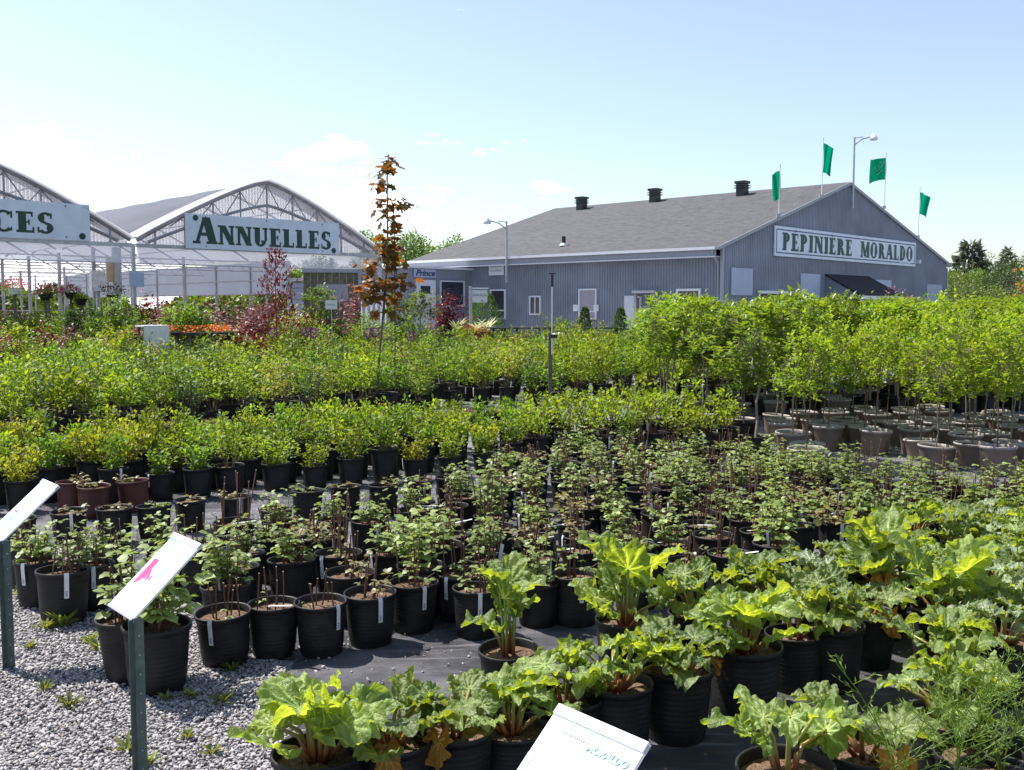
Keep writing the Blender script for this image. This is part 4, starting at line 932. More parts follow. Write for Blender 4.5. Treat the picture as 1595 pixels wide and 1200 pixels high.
# roof vents and pipe
def roofhit(px, py):
    best = None
    for i in range(0, 200):
        x = AX * i / 200; s, z = wallpt(E0 + Dx * x, AL, px, py); e = abs(z - roofz(x))
        if best is None or e < best[0]: best = (e, x, s)
    return best[1], best[2]
for px, py in ((906, 325), (1020, 313), (1156, 303)):
    x, y = roofhit(px, py + 1); z = roofz(x); mb = MB(); mb.box((x, y, z + .22), (.44, .44, .62)); v = part('roof_vent', mb, M['blackm'], bld)
    m2 = MB()
    for k in range(3): m2.box((x, y, z + .34 + k * .11), (.62 - .03 * k, .62 - .03 * k, .03))
    m2.box((x, y, z + .62), (.56, .56, .09)); part('louvre', m2, M['blackm'], v)
x, y = roofhit(878, 383); mb = MB(); mb.tube([(x, y, roofz(x)), (x, y, roofz(x) + .42)], .09, 10); mb.cur = 1; mb.lathe([(.2, .0), (.12, .12)], 10, (x, y, roofz(x))); part('flue_pipe', mb, [M['blackm'], M['trim_w']], bld)
x, z = ongable(1426, 408); mb = MB(); mb.box((x, -.15, z), (.22, .2, .2)); part('wall_light', mb, M['trim_w'], bld)
def L2W(x, y, z): return Vector((E0.x, E0.y, 0)) + Dx * x + Dy * y + Vector((0, 0, z))
# big name sign
x0, zt = ongable(1203, 350); x1, zt2 = ongable(1423, 380); _, zb = ongable(1203, 396); _, zb2 = ongable(1423, 418); zt = (zt + zt2) / 2; zb = (zb + zb2) / 2
sg = thing('name_sign', L2W(x0, -.10, zb), 'long white sign reading PÉPINIÈRE MORALDO in green letters on the gable', 'sign', rz=rz)
wd, hh = x1 - x0, zt - zb; mb = MB(); mb.box((wd / 2, 0, hh / 2), (wd, .06, hh)); part('board', mb, M['board'], sg)
mb = MB(); q = .14
for a in (q, wd - q): mb.box((a, -.034, hh / 2), (.045, .01, hh - 2 * q + .045))
for z in (q, hh - q):
    for s0, s1 in (((q + .03, wd - q - .03),) if z > q else ((q + .03, wd * .86), (wd * .955, wd - q - .03))): mb.box(((s0 + s1) / 2, -.034, z), (s1 - s0, .01, .045))
part('border', mb, M['letter_dark'], sg)
wl = (wd - 2 * .62)
part('lettering', words('PÉPINIÈRE', .62, .62 + wl * .485, .25, hh * .60, y=-.036), M['sign_green'], sg)
part('lettering', words('MORALDO', .62 + wl * .555, wd - .45, .25, hh * .60, y=-.036), M['sign_green'], sg)
mb = MB()
for k in range(8): mb.box((wd * .868 + k * .14, -.034, q), (.09, .008, .05))
part('small_print', mb, M['print_grey'], sg)
# ridge lamp, eave lamp
def wlamp(name, px, py0, py1, dirx, lab, plane='g'):
    if plane == 'g': x, z0 = ongable(px, py0); _, z1 = ongable(px, py1); b = L2W(x, -.16, z0)
    else: Eo = E0 - Dx * .12; y, z0 = wallpt(Eo, AL, px, py0); _, z1 = wallpt(Eo, AL, px, py1); b = L2W(-.12, y, z0)
    t = thing(name, b, lab, 'lamp', rz=0); h = z1 - z0; mb = MB(); mb.tube([(0, 0, 0), (0, 0, h)], .055, 8, .045); part('pole', mb, M['galv'], t)
    mb = MB(); mb.tube([(0, 0, h - .35), (dirx * .35, 0, h - .08), (dirx * .75, 0, h + .02)], .03, 6); mb.tube([(0, 0, h - .04), (dirx * .4, 0, h + .02)], .02, 5); part('arm', mb, M['galv'], t)
    mb = MB(); mb.lathe([(.0, .14), (.07, .13), (.10, .06), (.17, -.02), (.19, -.12), (.13, -.15), (0, -.15)], 16, (dirx * .88, 0, h + .02)); part('lamp_shade', mb, M['white'], t, True)
wlamp('wall_lamp', 1323, 325, 214, 1, 'tall pole lamp with white head standing at the gable peak')
wlamp('wall_lamp', 789, 440, 345, -1, 'pole lamp with arm to the left at the eave of the long wall', 'l')
# flags
FG = [(1206, 337, 259, -.32, 1.15, -.10, 'leftmost green flag on the roof edge, hanging narrow'), (1273, 307, 217, .44, 1.25, .12, 'highest green flag, left of the pole lamp'),
      (1371, 324, 240, -.78, 1.05, -.22, 'widest green flag with a pale mark, right of the pole lamp'), (1424, 370, 294, .52, 1.10, .2, 'rightmost green flag on the lower roof edge')]
for i, (px, py0, py1, wd, hh, slope, lab) in enumerate(FG):
    x, z0 = ongable(px, py0); _, z1 = ongable(px, py1); t = thing('flag', L2W(x, -.2, z0), lab, 'flag', 'green flags along the gable', rz=0); h = z1 - z0
    mb = MB(); mb.tube([(0, 0, 0), (.02, 0, h)], .022, 6, .016); mb.tube([(.02, 0, h), (.02, 0, h + .05)], .035, 6); part('flagpole', mb, M['white'], t)
    mb = MB(); mb.box((0, .04, .02), (.16, .12, .14)); part('bracket', mb, M['galv'], t)
    nx, nz_ = 8, 12; vs = []
    for jx in range(nx + 1):
        for jz in range(nz_ + 1):
            u, v = jx / nx, jz / nz_; shrink = 1 - .25 * v * (i != 2)
            vs.append((.03 + u * wd * shrink + .03 * math.sin(9 * u + 3 * v), .07 * math.sin(8 * u + 2 * v + i) * u + .02, h - .18 - v * hh - abs(wd) * .35 * u ** 1.5 * (1.2 if i != 2 else .15) - abs(slope) * u * (1 - v) * .3 - (.18 * u ** 3 * v if i == 2 else 0)))
    mb = MB(); mb.add(vs, [(jx * (nz_ + 1) + jz, (jx + 1) * (nz_ + 1) + jz, (jx + 1) * (nz_ + 1) + jz + 1, jx * (nz_ + 1) + jz + 1) for jx in range(nx) for jz in range(nz_)]); fc = part('cloth', mb, M['flag'], t, True)
    if i == 2:
        mb = MB()
        def fl(u, v): return (.03 + u * wd + .03 * math.sin(9 * u + 3 * v), .07 * math.sin(8 * u + 2 * v + i) * u + .008, h - .18 - v * hh - abs(wd) * .0525 * u ** 1.5 - abs(slope) * u * (1 - v) * .3)
        for pts in (((.15, .15), (.3, .42), (.55, .62), (.7, .35)), ((.2, .55), (.42, .7), (.62, .75)), ((.3, .15), (.45, .35), (.35, .5))): mb.tube([fl(*p_) for p_ in pts], .02, 4)
        part('emblem', mb, M['flag_lite'], fc)
# wall signs
y1, z1 = onlong(764, 408); y0, _ = onlong(787, 408); _, z0 = onlong(775, 429)
sg = thing('wall_sign', L2W(OV - .10, (y0 + y1) / 2, (z0 + z1) / 2), 'small white sign with grey writing high on the long wall', 'sign', rz=rz - R(90))
mb = MB(); mb.box((0, 0, 0), (y1 - y0, .04, z1 - z0)); part('board', mb, M['white'], sg)
for s_, zz in (('Jardins &', .12), ('Surveillance', -.10)): link('lettering', txt(s_, .17, bold=.003, mat=M['print_grey']), sg, (0, -.026, zz), (R(90), 0, 0))
for px, lab in ((898, 'small square white notice left of the tall blinded window'), (930, 'small square white notice right of the tall blinded window')):
    y, z = onlong(px, 480); sg = thing('notice', L2W(OV - .07, y, z), lab, 'notice', 'square notices', rz=rz - R(90)); mb = MB(); mb.box((0, 0, 0), (.26, .02, .28)); part('sheet', mb, M['white'], sg)
    mb = MB(); mb.box((0, -.014, .02), (.14, .004, .12)); part('print', mb, M['board'], sg)
# ------------------------------------------------------------ annex
ya, _ = onlong(735, 430); XA = -3.6; hA = at(640, 416, L2W(XA, ya, 0).y).z
an = thing('annex', L2W(XA, ya, 0), 'low flat roofed grey annex with white door at the left of the long building', 'building', rz=rz)
dep = OV - XA - .06
part('front_wall', ribwall('g', 0, dep, 0, hA - .05, pitch=.3, wd=.05, dep=.01), M['wall'], an); 
part('side_wall', ribwall('l', .0, 5.2, 0, hA - .05, off=0.0, pitch=.3, wd=.05, dep=.01), M['wall'], an)
mb = MB(); mb.box((dep / 2 - .06, 2.6, hA), (dep + .25, 5.5, .09)); part('roof', mb, M['trim_w'], an)
OA = L2W(XA, ya, 0)
def onann(px, py): return wallpt(OA, AG, px, py)
def annwin(px0, py0, px1, py1, **k):
    a0, z1 = onann(px0, py0); a1, _ = onann(px1, py0); _, z0 = onann(px0, py1); frame_on(an, 'g', a0, z0, a1, z1, -.03, **k)
annwin(684, 437, 722, 478, fw=.06)
a0, z1 = onann(647, 436); a1, _ = onann(677, 436); mb = MB(); mb.box(((a0 + a1) / 2, -.03, z1 / 2), (a1 - a0, .08, z1)); dr = part('door', mb, M['trim_w'], an)
mb = MB(); mb.box(((a0 + a1) / 2 - .05, -.075, z1 - .45), ((a1 - a0) * .5, .02, .36)); part('pane', mb, M['glass'], dr)
a0, z1 = onann(643, 419); a1, _ = onann(677, 421); _, z0 = onann(643, 432)
sg = thing('annex_sign', OA + Dx * (a0 + a1) / 2 - Dy * .06 + Vector((0, 0, (z0 + z1) / 2)), 'pale board with slanted dark script on the annex above the door', 'sign', rz=rz)
mb = MB(); mb.box((0, 0, 0), (a1 - a0, .03, z1 - z0)); part('board', mb, M['sky_panel'], sg); link('lettering', txt('Prince', .40, .35, .012, M['letter_dark']), sg, (0, -.022, 0), (R(90), 0, 0), (1.12, .95, 1))
# ============================================================ greenhouses
AH = R(47); B0 = at(0, 370, 26.); hz = R(90) - AH; Hx = Vector((math.sin(AH), math.cos(AH), 0)); Hy = Vector((-math.cos(AH), math.sin(AH), 0)); ZB = 3.46
v1 = wallpt(B0, AH, 208, 378)[0]; v2 = wallpt(B0, AH, 592, 400)[0]; BW = v2 - v1; APX = wallpt(B0, AH, 410, 284)[1]
print('greenhouse', v1, v2, APX)
DEP = 30.
def archz(u, hh=APX - ZB): return ZB + .10 + (hh - .1) * (1 - abs(u) ** 1.24)
def onfac(px, py): return wallpt(B0, AH, px, py)
for gi, (xa, lab) in enumerate(((v1 - BW, 'plastic covered greenhouse bay at the far left under the CES sign'), (v1, 'plastic covered greenhouse bay with pointed arch behind the ANNUELLES sign'))):
    xa += .0 ; xm = xa + BW / 2
    g = thing('greenhouse', (B0.x, B0.y, 0), lab, 'greenhouse', 'greenhouse bays', rz=hz)
    us = np.linspace(-1, 1, 25)
    mb = MB(); hw = BW / 2 - .10
    for y in np.arange(0, DEP + .1, 3.0):
        pts = [(xm + u * hw, y, archz(u)) for u in us]
        o = MB().tube(pts, .055 if y == 0 else .035, 6); part('arch', o, M['frame'], g)
    rw = MB(); V = [(xm + u * (hw + .05), y, archz(u) + .05 + (.02 * math.sin(y * 2.1))) for y in np.arange(-.15, DEP + .2, 1.0) for u in us]; ny = len(np.arange(-.15, DEP + .2, 1.0))
    link('roof_film', arrmesh('roof_film', V, [(j * 25 + i, j * 25 + i + 1, (j + 1) * 25 + i + 1, (j + 1) * 25 + i) for j in range(ny - 1) for i in range(24)], M['poly'], True), g)
    link('edge_film', arrmesh('edge_film', [(xm + u * (hw + .06), y, archz(u) + .085) for y in (-.17, .45, 1.1) for u in us], [(j * 25 + i, j * 25 + i + 1, (j + 1) * 25 + i + 1, (j + 1) * 25 + i) for j in range(2) for i in range(24)], M['film_edge'], True), g)
    mb = MB()
    for u in (-.75, -.4, 0, .4, .75): mb.tube([(xm + u * hw, 0, archz(u) - .04), (xm + u * hw, DEP, archz(u) - .04)], .02, 5)
    part('purlins', mb, M['frame'], g)
    # front truss
    mb = MB(); inner = [(xm + u * hw * .92, .02, ZB + (archz(u) - ZB) * .66) for u in us]; mb.tube(inner, .05, 6)
    for k in range(-4, 5):
        u = k / 4.6; mb.tube([(xm + u * hw, .02, ZB), (xm + u * hw, .02, archz(u))], .028, 5)
        if abs(k) < 4: mb.tube([(xm + u * hw, .02, archz(u) - .05), (xm + (u + (.11 if k >= 0 else -.11)) * hw, .02, ZB + (archz(u) - ZB) * .6)], .018, 4); mb.tube([(xm + u * hw, .02, archz(u) - .05), (xm + (u - (.11 if k >= 0 else -.11)) * hw, .02, ZB + (archz(u) - ZB) * .6)], .014, 4)
    part('gable_truss', mb, M['frame'], g)
    pr = ribs(-1, 1, .024, .01, .02); vs = []
    for a, v in pr: vs += [(xm + a * (hw - .03), .10 - v, ZB), (xm + a * (hw - .03), .10 - v, max(ZB + .01, archz(a) - .03))]
    part('gable_sheet', MB().add(vs, [(2 * i, 2 * i + 1, 2 * i + 3, 2 * i + 2) for i in range(len(pr) - 1)]), M['gable_film'], g)
    mb = MB(); mb.beam((xa + .06, -.02, ZB - .04), (xa + BW - .06, -.02, ZB - .04), .09, .10); mb.beam((xa + .06, -.02, ZB - .55), (xa + BW - .06, -.02, ZB - .55), .03, .03); part('front_beam', mb, M['galv'], g)
    n = 60; vs = []
    for i in range(n + 1):
        x = xa + .08 + (BW - .16) * i / n
        for k in range(4): vs.append((x, -.035 + .02 * math.sin(i * .9 + k) * (k > 0), ZB - .09 - k * .155))
    part('valance', MB().add(vs, [(i * 4 + k, (i + 1) * 4 + k, (i + 1) * 4 + k + 1, i * 4 + k + 1) for i in range(n) for k in range(3)]), M['valance'], g, True)
    for y in np.arange(0, DEP + .1, 3.0):      # columns along the valley
        if gi == 0 or y > 0: part('post', MB().box((xa + BW - .02, y, ZB / 2), (.09, .09, ZB - .02)), M['frame'] if y else M['galv'], g)
        if y > 0:
            tb = MB(); tb.tube([(xa + .1, y, ZB - .1), (xa + BW - .1, y, ZB - .1)], .025, 5); tb.tube([(xa + .5, y, ZB - .45), (xa + BW - .5, y, ZB - .45)], .018, 4)
            for k in range(12): x = xa + .6 + (BW - 1.2) * k / 12; tb.tube([(x, y, ZB - .45), (x + (BW - 1.2) / 24, y, ZB - .1), (x + (BW - 1.2) / 12, y, ZB - .45)], .011, 4)
            if (y / 3) % 2 == 0: part('truss', tb, M['frame'], g)
        if y > 3 and y % 6 == 0: part('post', MB().box((xm, y, ZB / 2), (.08, .08, ZB - .02)), M['frame'], g)
    mb = MB()
    for x in np.arange(xa + .4, xa + BW, 1.6): mb.box((x, DEP, ZB / 2), (.06, .06, ZB))
    for z in (.9, 1.5, 2.3, 2.9): mb.box((xm, DEP + .05, z), (BW, .04, .05))
    part('back_frame', mb, M['frame'], g)
    if gi == 1:
        mb = MB()
        for z in (2.2, 2.75): mb.tube([(xa + BW - .1, .1, z), (xa + BW - .1, DEP, z)], .025, 5)
        part('side_rail', mb, M['frame'], g)
        part('side_film', MB().add([(xa + BW, 6.2, 2.2), (xa + BW, DEP, 2.2), (xa + BW, DEP, ZB), (xa + BW, 6.2, ZB)], [(0, 1, 2, 3)]), M['poly'], g)
        for x_ in (xa + BW * .49,): part('post', MB().box((x_, -.02, (ZB - .5) / 2), (.07, .07, ZB - .5)), M['galv'], g)
        part('post', MB().box((xa + BW - .02, 0, ZB / 2), (.10, .10, ZB - .02)), M['galv'], g)
    else:
        for x_ in (xa + BW * .5,): part('post', MB().box((x_, -.02, (ZB - .5) / 2), (.07, .07, ZB - .5)), M['galv'], g)
def fac_board(x0, x1, z0, z1, text, lab, tx0, tx1):
    t = thing('greenhouse_sign', Vector((B0.x, B0.y, 0)) + Hx * x0 - Hy * .12 + Vector((0, 0, z0)), lab, 'sign', 'greenhouse signs', rz=hz)
    mb = MB(); mb.box(((x1 - x0) / 2, 0, (z1 - z0) / 2), (x1 - x0, .04, z1 - z0)); part('board', mb, M['board'], t)
    hh = (z1 - z0) * .56
    part('lettering', words(text, tx0 - x0, tx1 - x0, (z1 - z0) * .15, hh, y=-.026, gap=.10, first=1.36), M['sign_green'], t)
    mb = MB()
    for a in (.12, .5, .88):
        for zf in (.08, .92): mb.box(((x1 - x0) * a, -.024, (z1 - z0) * zf), (.035, .01, .035))
    part('screw', mb, M['blackm'], t)
    mb = MB(); mb.lathe([(0, 0), (.06, .004), (.09, 0)], 12); 
    for v, c in (((.06, .88), 0), ((.96, .12), 0)):
        q = MB(); q.v = [((x1 - x0) * v[0] + a, -.024 - b, (z1 - z0) * v[1] + c_) for a, c_, b in mb.v]; q.f = mb.f; q.m = mb.m; part('green_spot', q, M['sign_green'], t)
s0, zt = onfac(285, 333); s1, zt2 = onfac(524, 348); _, zb = onfac(285, 385); _, zb2 = onfac(524, 399); print('board', s0, s1, zt, zt2, zb, zb2)
zt, zb = (zt + zt2) / 2, (zb + zb2) / 2; ta = onfac(298, 360)[0]; tb_ = onfac(512, 370)[0]
fac_board(s0, s1, zb, zt, 'ANNUELLES', 'white board reading ANNUELLES on the right greenhouse bay', ta, tb_)
e1, zt = onfac(136, 320); _, zb = onfac(136, 376); te = onfac(81, 350)[0]
fac_board(e1 - (s1 - s0), e1, zb, zt, 'VIVACES', 'white board ending in CES on the left greenhouse bay, cut by the frame', e1 - (s1 - s0) + .32, te)
# ============================================================ things before the greenhouse and shop
def freething(name, px, Y, parts, lab, cat, group=None, z=0, rz=0, sc_=None):
    r = ray(px, 480); x = r[0] * Y / r[1]; t = thing(name, (x, Y, z), lab, cat, group, rz, sc_)
    for nm, me in parts:
        link(nm, me, t)
    return t
def hpx(py, Y): return at(797, py, Y).z
# potted columnar maple
Ym = 15.; xm_ = at(600, 480, Ym).x; mp = thing('young_maple', (xm_, Ym, 0), 'tall slim bronze leaved young maple rising above the shrub bed', 'tree')
rgm = rs(77); Pm = []; Om = []; Py = []; Oy = []; lead = [(at(px, py, Ym).x - xm_, 0, at(px, py, Ym).z) for px, py in ((587, 640), (590, 560), (598, 480), (603, 400), (604, 340), (603, 290), (605, 240))]
mb = MB(); mb.tube(lead, .022, 7, .006)
def leadat(z):
    for a, b in zip(lead, lead[1:]):
        if a[2] <= z <= b[2]: f = (z - a[2]) / (b[2] - a[2]); return Vector(a).lerp(Vector(b), f)
    return Vector(lead[-1])
TIER = [(606, 247, 9, 5, 12), (605, 260, 9, 7, 14), (600, 271, 14, 7, 16), (592, 285, 11, 6, 12), (604, 288, 6, 5, 5), (606, 312, 20, 7, 24), (624, 317, 17, 6, 18), (592, 322, 12, 7, 12), (605, 338, 12, 7, 14), (617, 345, 8, 6, 8), (610, 370, 13, 9, 34), (608, 388, 17, 12, 44), (597, 383, 9, 7, 12), (606, 412, 14, 12, 26), (578, 410, 17, 9, 22), (600, 438, 30, 13, 52), (580, 458, 18, 12, 30), (626, 438, 18, 9, 22), (572, 448, 12, 10, 12), (600, 464, 22, 9, 26), (604, 484, 12, 8, 12)]
for px, py, a, b, n in TIER:
    n = int(n * (.82 if py < 400 else 1.1))
    c = at(px, py, Ym); c = Vector((c.x - xm_, rgm.uniform(-.1, .1), c.z)); q = leadat(c.z - .12); mb.tube([q, q.lerp(c, .6) + Vector((0, 0, .03)), c], .006, 4, .003)
    k = Ym / FP; d = rgm.normal(0, .5, (n, 3)); d[:, 0] *= a * k; d[:, 1] *= a * k * 1.1; d[:, 2] *= b * k; Pm.append(np.array(c) + d); Om.append(unit(d + rgm.normal(0, .03, (n, 3))))
for px, py, n in ((583, 487, 9), (574, 412, 5), (628, 442, 4)):
    c = at(px, py, Ym); Py.append(np.array([c.x - xm_, -.05, c.z]) + rgm.normal(0, .035, (n, 3))); Oy.append(unit(rgm.normal(0, 1, (n, 3))))
mb.tube([(at(612, 345, Ym).x - xm_, .06, 0), (at(614, 345, Ym).x - xm_, .06, at(612, 345, Ym).z)], .008, 5)
link('trunk', mb.mesh('trunk', M['stem']), mp)
link('crown', make_leafcloud('crown', rgm, np.concatenate(Pm), np.concatenate(Om), .05, .13, .95, T_MAPLE, M['maple'], .45, .5), mp)
link('orange_leaves', make_leafcloud('orange_leaves', rgm, np.concatenate(Py), np.concatenate(Oy), .0, .13, .95, T_MAPLE, M['maple_y'], .6, .6), mp)
pm, sm_ = POT['pot']; link('pot', pm, mp, scale=1.5)
# irrigation post
Yp = 13.5; b = at(857, 600, Yp); t = thing('sprinkler_post', (b.x, Yp, 0), 'dark wooden post carrying a thin pipe with a sprinkler head', 'post')
h1 = hpx(518, Yp); h2 = hpx(432, Yp); part('post', MB().box((0, 0, h1 / 2), (.055, .055, h1)), M['wood'], t)
part('pipe', MB().tube([(.02, -.035, h1 - .3), (.02, -.035, h2 - .1)], .009, 6), M['white'], t)
mb = MB(); mb.tube([(.02, -.035, h2 - .13), (.02, -.035, h2 + .03)], .018, 6); mb.box((.02, -.035, h2 + .045), (.075, .03, .02)); mb.box((.05, -.035, h1 - .05), (.08, .05, .05)); part('sprinkler_head', mb, M['blackm'], t)
# standards, red shrubs, background pot plants
def sh(seed, h, r, nst, nl, L, *a, **k):
    k.setdefault('z0', 0.); return nm2(shrub(seed, h, r, int(nst * 1.3), int(nl * 1.5), L * 1.45, *a, **k))
def cone(seed, h, r, mat='dark', n=1500, lump=0.):
    rg = rs(seed); t = rg.uniform(0, 1, n); a = rg.uniform(0, 6.28, n); rr = r * np.sin(np.pi * np.clip(.12 + .88 * (1 - t), 0, 1) * .62) * rg.uniform(.7, 1.05, n)
    rr = rr * (1 - lump + lump * 1.5 * np.sin(t * 26 + 2 * np.sin(a + 1)) ** 2 + lump * .5 * np.sin(3 * a + t * 9)); t = np.clip(t + lump * .05 * np.sin(5 * a), 0, 1)
    P = np.stack([rr * np.cos(a), rr * np.sin(a), .3 + t * (h - .3)], 1); O = np.stack([np.cos(a), np.sin(a), np.zeros(n)], 1)
    return [('trunk', MB().tube([(0, 0, 0), (0, 0, h * .9)], .02, 6, .008).mesh('trunk', M['stem'])), ('foliage', make_leafcloud('foliage', rg, P, O, .65, .09, .35, T_LEAF, M[mat], 0, .4))]
BGP = [ # px, Y, parts, name, label, cat
 (430, 22, cone(500, 2.9, .52, 'red', 1500, .6), 'purple_tree', 'tall narrow maroon leaved tree before the right greenhouse bay', 'tree'),
 (395, 23, sh(501, 1.35, .8, 26, 50, .08, .5, .3, .2, .15, 'red', base=.2, sr=.01), 'maroon_shrub', 'wide maroon shrub left of the tall maroon tree', 'shrub'),
 (352, 25, sh(502, 1.95, .9, 26, 50, .07, .5, .3, .3, .15, 'pink', base=.2, sr=.01), 'pinkish_shrub', 'tall pinkish grey shrub behind the wide maroon shrub', 'shrub'),
 (398, 26, sh(503, 2.0, .7, 24, 50, .07, .5, .3, .3, .15, 'pink', base=.2, sr=.01), 'pinkish_shrub', 'pinkish grey shrub just left of the post under the ANNUELLES sign', 'shrub'),
 (700, 28, sh(504, 2.25, .5, 16, 70, .09, .5, .1, .25, .25, 'red', base=.1, sr=.015, lean=.6), 'red_maple', 'rounded dark red maple in front of the annex', 'tree'),
 (712, 29, sh(505, 1.3, .55, 14, 50, .09, .5, .0, .2, .2, 'red', base=.1, sr=.01), 'red_maple', 'lower dark red maple behind the planter box', 'tree'),
 (553, 26, sh(506, 2.5, .35, 12, 40, .08, .5, .2, .25, .15, 'pink', base=.1, sr=.012), 'pink_tree', 'thin pink leaved tree beside the grey greenhouse post', 'tree'),
 (567, 25, sh(507, 2.2, .35, 12, 36, .08, .5, .2, .35, .15, 'red', base=.1, sr=.012), 'red_sapling', 'thin red sapling left of the tall bronze maple', 'tree'),
 (470, 24, sh(508, 1.8, .55, 20, 60, .07, .5, .3, .2, .15, 'tip', base=.15, sr=.012), 'olive_shrub', 'olive and rust coloured shrub right of the tall maroon tree', 'shrub'),
 (290, 23, sh(509, 1.95, .55, 22, 60, .09, .5, .3, .15, .15, 'mid', base=.15, sr=.012), 'green_shrub', 'tall green shrub with pale top under the ANNUELLES sign', 'shrub'),
 (232, 27, sh(510, 2.2, .55, 18, 50, .08, .5, .3, .4, .15, 'red', base=.15, sr=.012), 'dark_red_shrub', 'dark red brown shrub right of the greenhouse front post', 'shrub'),
 (255, 24, sh(511, 1.7, .7, 24, 50, .06, .5, .3, .3, .15, 'pink', base=.2, sr=.012), 'pinkish_shrub', 'pinkish brown shrub between the greenhouse front post and the green shrub', 'shrub'),
 (245, 22, sh(512, 1.3, .5, 22, 50, .07, .5, .3, .1, .15, 'mid', base=.15, sr=.012), 'green_shrub', 'low green shrub behind the white covered table', 'shrub'),
 (330, 23.5, sh(513, 1.4, .5, 22, 60, .07, .5, .3, .1, .15, 'dark', base=.15, sr=.012), 'dark_shrub', 'dark green shrub between the pale topped shrub and the maroon shrub', 'shrub'),
 (66, 18, sh(514, 1.45, .22, 10, 60, .05, .5, .4, .3, .08, 'red', base=.08), 'red_barberry', 'upright red barberry at the far left', 'shrub'),
 (108, 18, sh(515, 1.35, .22, 16, 50, .045, .5, .4, .3, .08, 'pink', base=.08), 'pink_barberry', 'pinkish barberry right of the red one at the left', 'shrub'),
 (133, 18, sh(516, 1.35, .25, 14, 50, .06, .5, .4, .2, .08, 'mid', base=.08), 'green_shrub', 'bright green shrub right of the pinkish barberry', 'shrub'),
 (5, 18, sh(517, 1.3, .25, 14, 50, .05, .5, .4, .2, .08, 'lowred', base=.08), 'rusty_shrub', 'rusty red shrub at the left edge', 'shrub'),
 (22, 19, sh(518, 1.55, .3, 14, 50, .06, .5, .4, .2, .08, 'spirea', base=.08), 'green_shrub', 'yellow green shrub near the left edge, beside the rusty one', 'shrub'),
 (195, 19, sh(519, 1.5, .25, 14, 50, .06, .5, .4, .2, .08, 'spirea', base=.08), 'green_shrub', 'yellow green shrub at the foot of the greenhouse front post', 'shrub'),
 (878, 27, sh(520, 1.55, .45, 22, 30, .08, .4, .4, .3, .1, 'mid', base=.12), 'green_shrub', 'light green shrub on the white table before the shop wall', 'shrub'),
 (1047, 24, sh(521, 1.95, .35, 22, 30, .07, .5, .5, .6, .1, 'fl_white', base=.15), 'cream_flower_shrub', 'cream flowering shrub in front of the shop entrance', 'shrub'),
 (990, 20, sh(522, 1.5, .14, 8, 40, .06, .5, .4, .3, .08, 'mid', base=.08), 'green_shrub', 'narrow green sapling beside the right dwarf conifer', 'shrub'),
 (1405, 30, sh(523, 2.5, .5, 12, 24, .08, .4, .5, .4, .08, 'pink', base=.3, lean=1.3), 'pinkish_sapling', 'thin pinkish sapling tips before the entrance canopy', 'tree'),
]
for px, Y, ps, nm, lb, ct in BGP: freething(nm, px, Y, ps, lb, ct)
for px, Y, hh, cr, lb in ((500, 24, 2.15, .42, 'green ball headed standard left of the grey greenhouse post'), (655, 26, 2.1, .45, 'green ball headed standard before the annex door'), (617, 25, 2.0, .36, 'green ball headed standard just right of the bronze maple'), (186, 22, 1.9, .38, 'round headed standard left of the greenhouse front post'), (113, 23, 1.6, .3, 'small dark round headed standard at the left')):
    ps = standard(int(px), hh, cr, .75, 110, 9, .085, .5, 'mid' if px != 113 else 'dark', .02, z0=0.); freething('ball_standard', px, Y, ps, lb, 'tree', 'ball headed standards')
# mixed nursery stock standing before the greenhouses
MX = [(sh(900 + i, hh, rr, 22, 44, .065, .5, .35, .12, .12, m, base=.12), w_) for i, (hh, rr, m, w_) in enumerate(((1.45, .42, 'mid', 'mid green'), (1.3, .45, 'dark', 'dark green'), (1.4, .4, 'spirea', 'yellow green'), (1.35, .42, 'tip', 'bronze tipped'), (1.3, .42, 'pink', 'pinkish'), (1.15, .4, 'red', 'maroon'), (1.55, .45, 'mid', 'tall green')))]
SEQ = [5, 2, 4, 5, 0, 6, 3, 1, 4, 5, 2, 1, 6, 4, 5, 5, 0, 1, 4, 5, 1, 3, 5, 1, 0, 6, 1, 2, 0, 1, 5, 3, 0, 1, 2, 0]
for i, k in enumerate(SEQ):
    px = -14 + i * 18.5; Y = 22.8 + 3.2 * ((i * 5) % 4) / 3 + (3 if i % 3 == 0 else 0)
    freething('nursery_shrub', px, Y, MX[k][0], MX[k][1] + ' shrub, ' + ordw(i) + ' from the left in the band before the greenhouses', 'shrub', 'mixed shrubs before the greenhouses', rz=i * 1.7, sc_=rg0.uniform(.88, 1.12))
for i in range(26):
    px = -20 + i * 25; Y = 28.5 + (i * 7 % 5) * .5; k = (1, 4, 5, 1, 6, 4, 1, 0, 5)[i % 9]
    if 545 < px < 600: continue
    freething('nursery_shrub', px, Y, MX[k][0], MX[k][1] + ' shrub, ' + ordw(i) + ' from the left in the rear band under the greenhouses', 'shrub', 'shrubs under the greenhouse edge', rz=i * 2.3, sc_=rg0.uniform(1.1, 1.4) if px < 600 else .9)
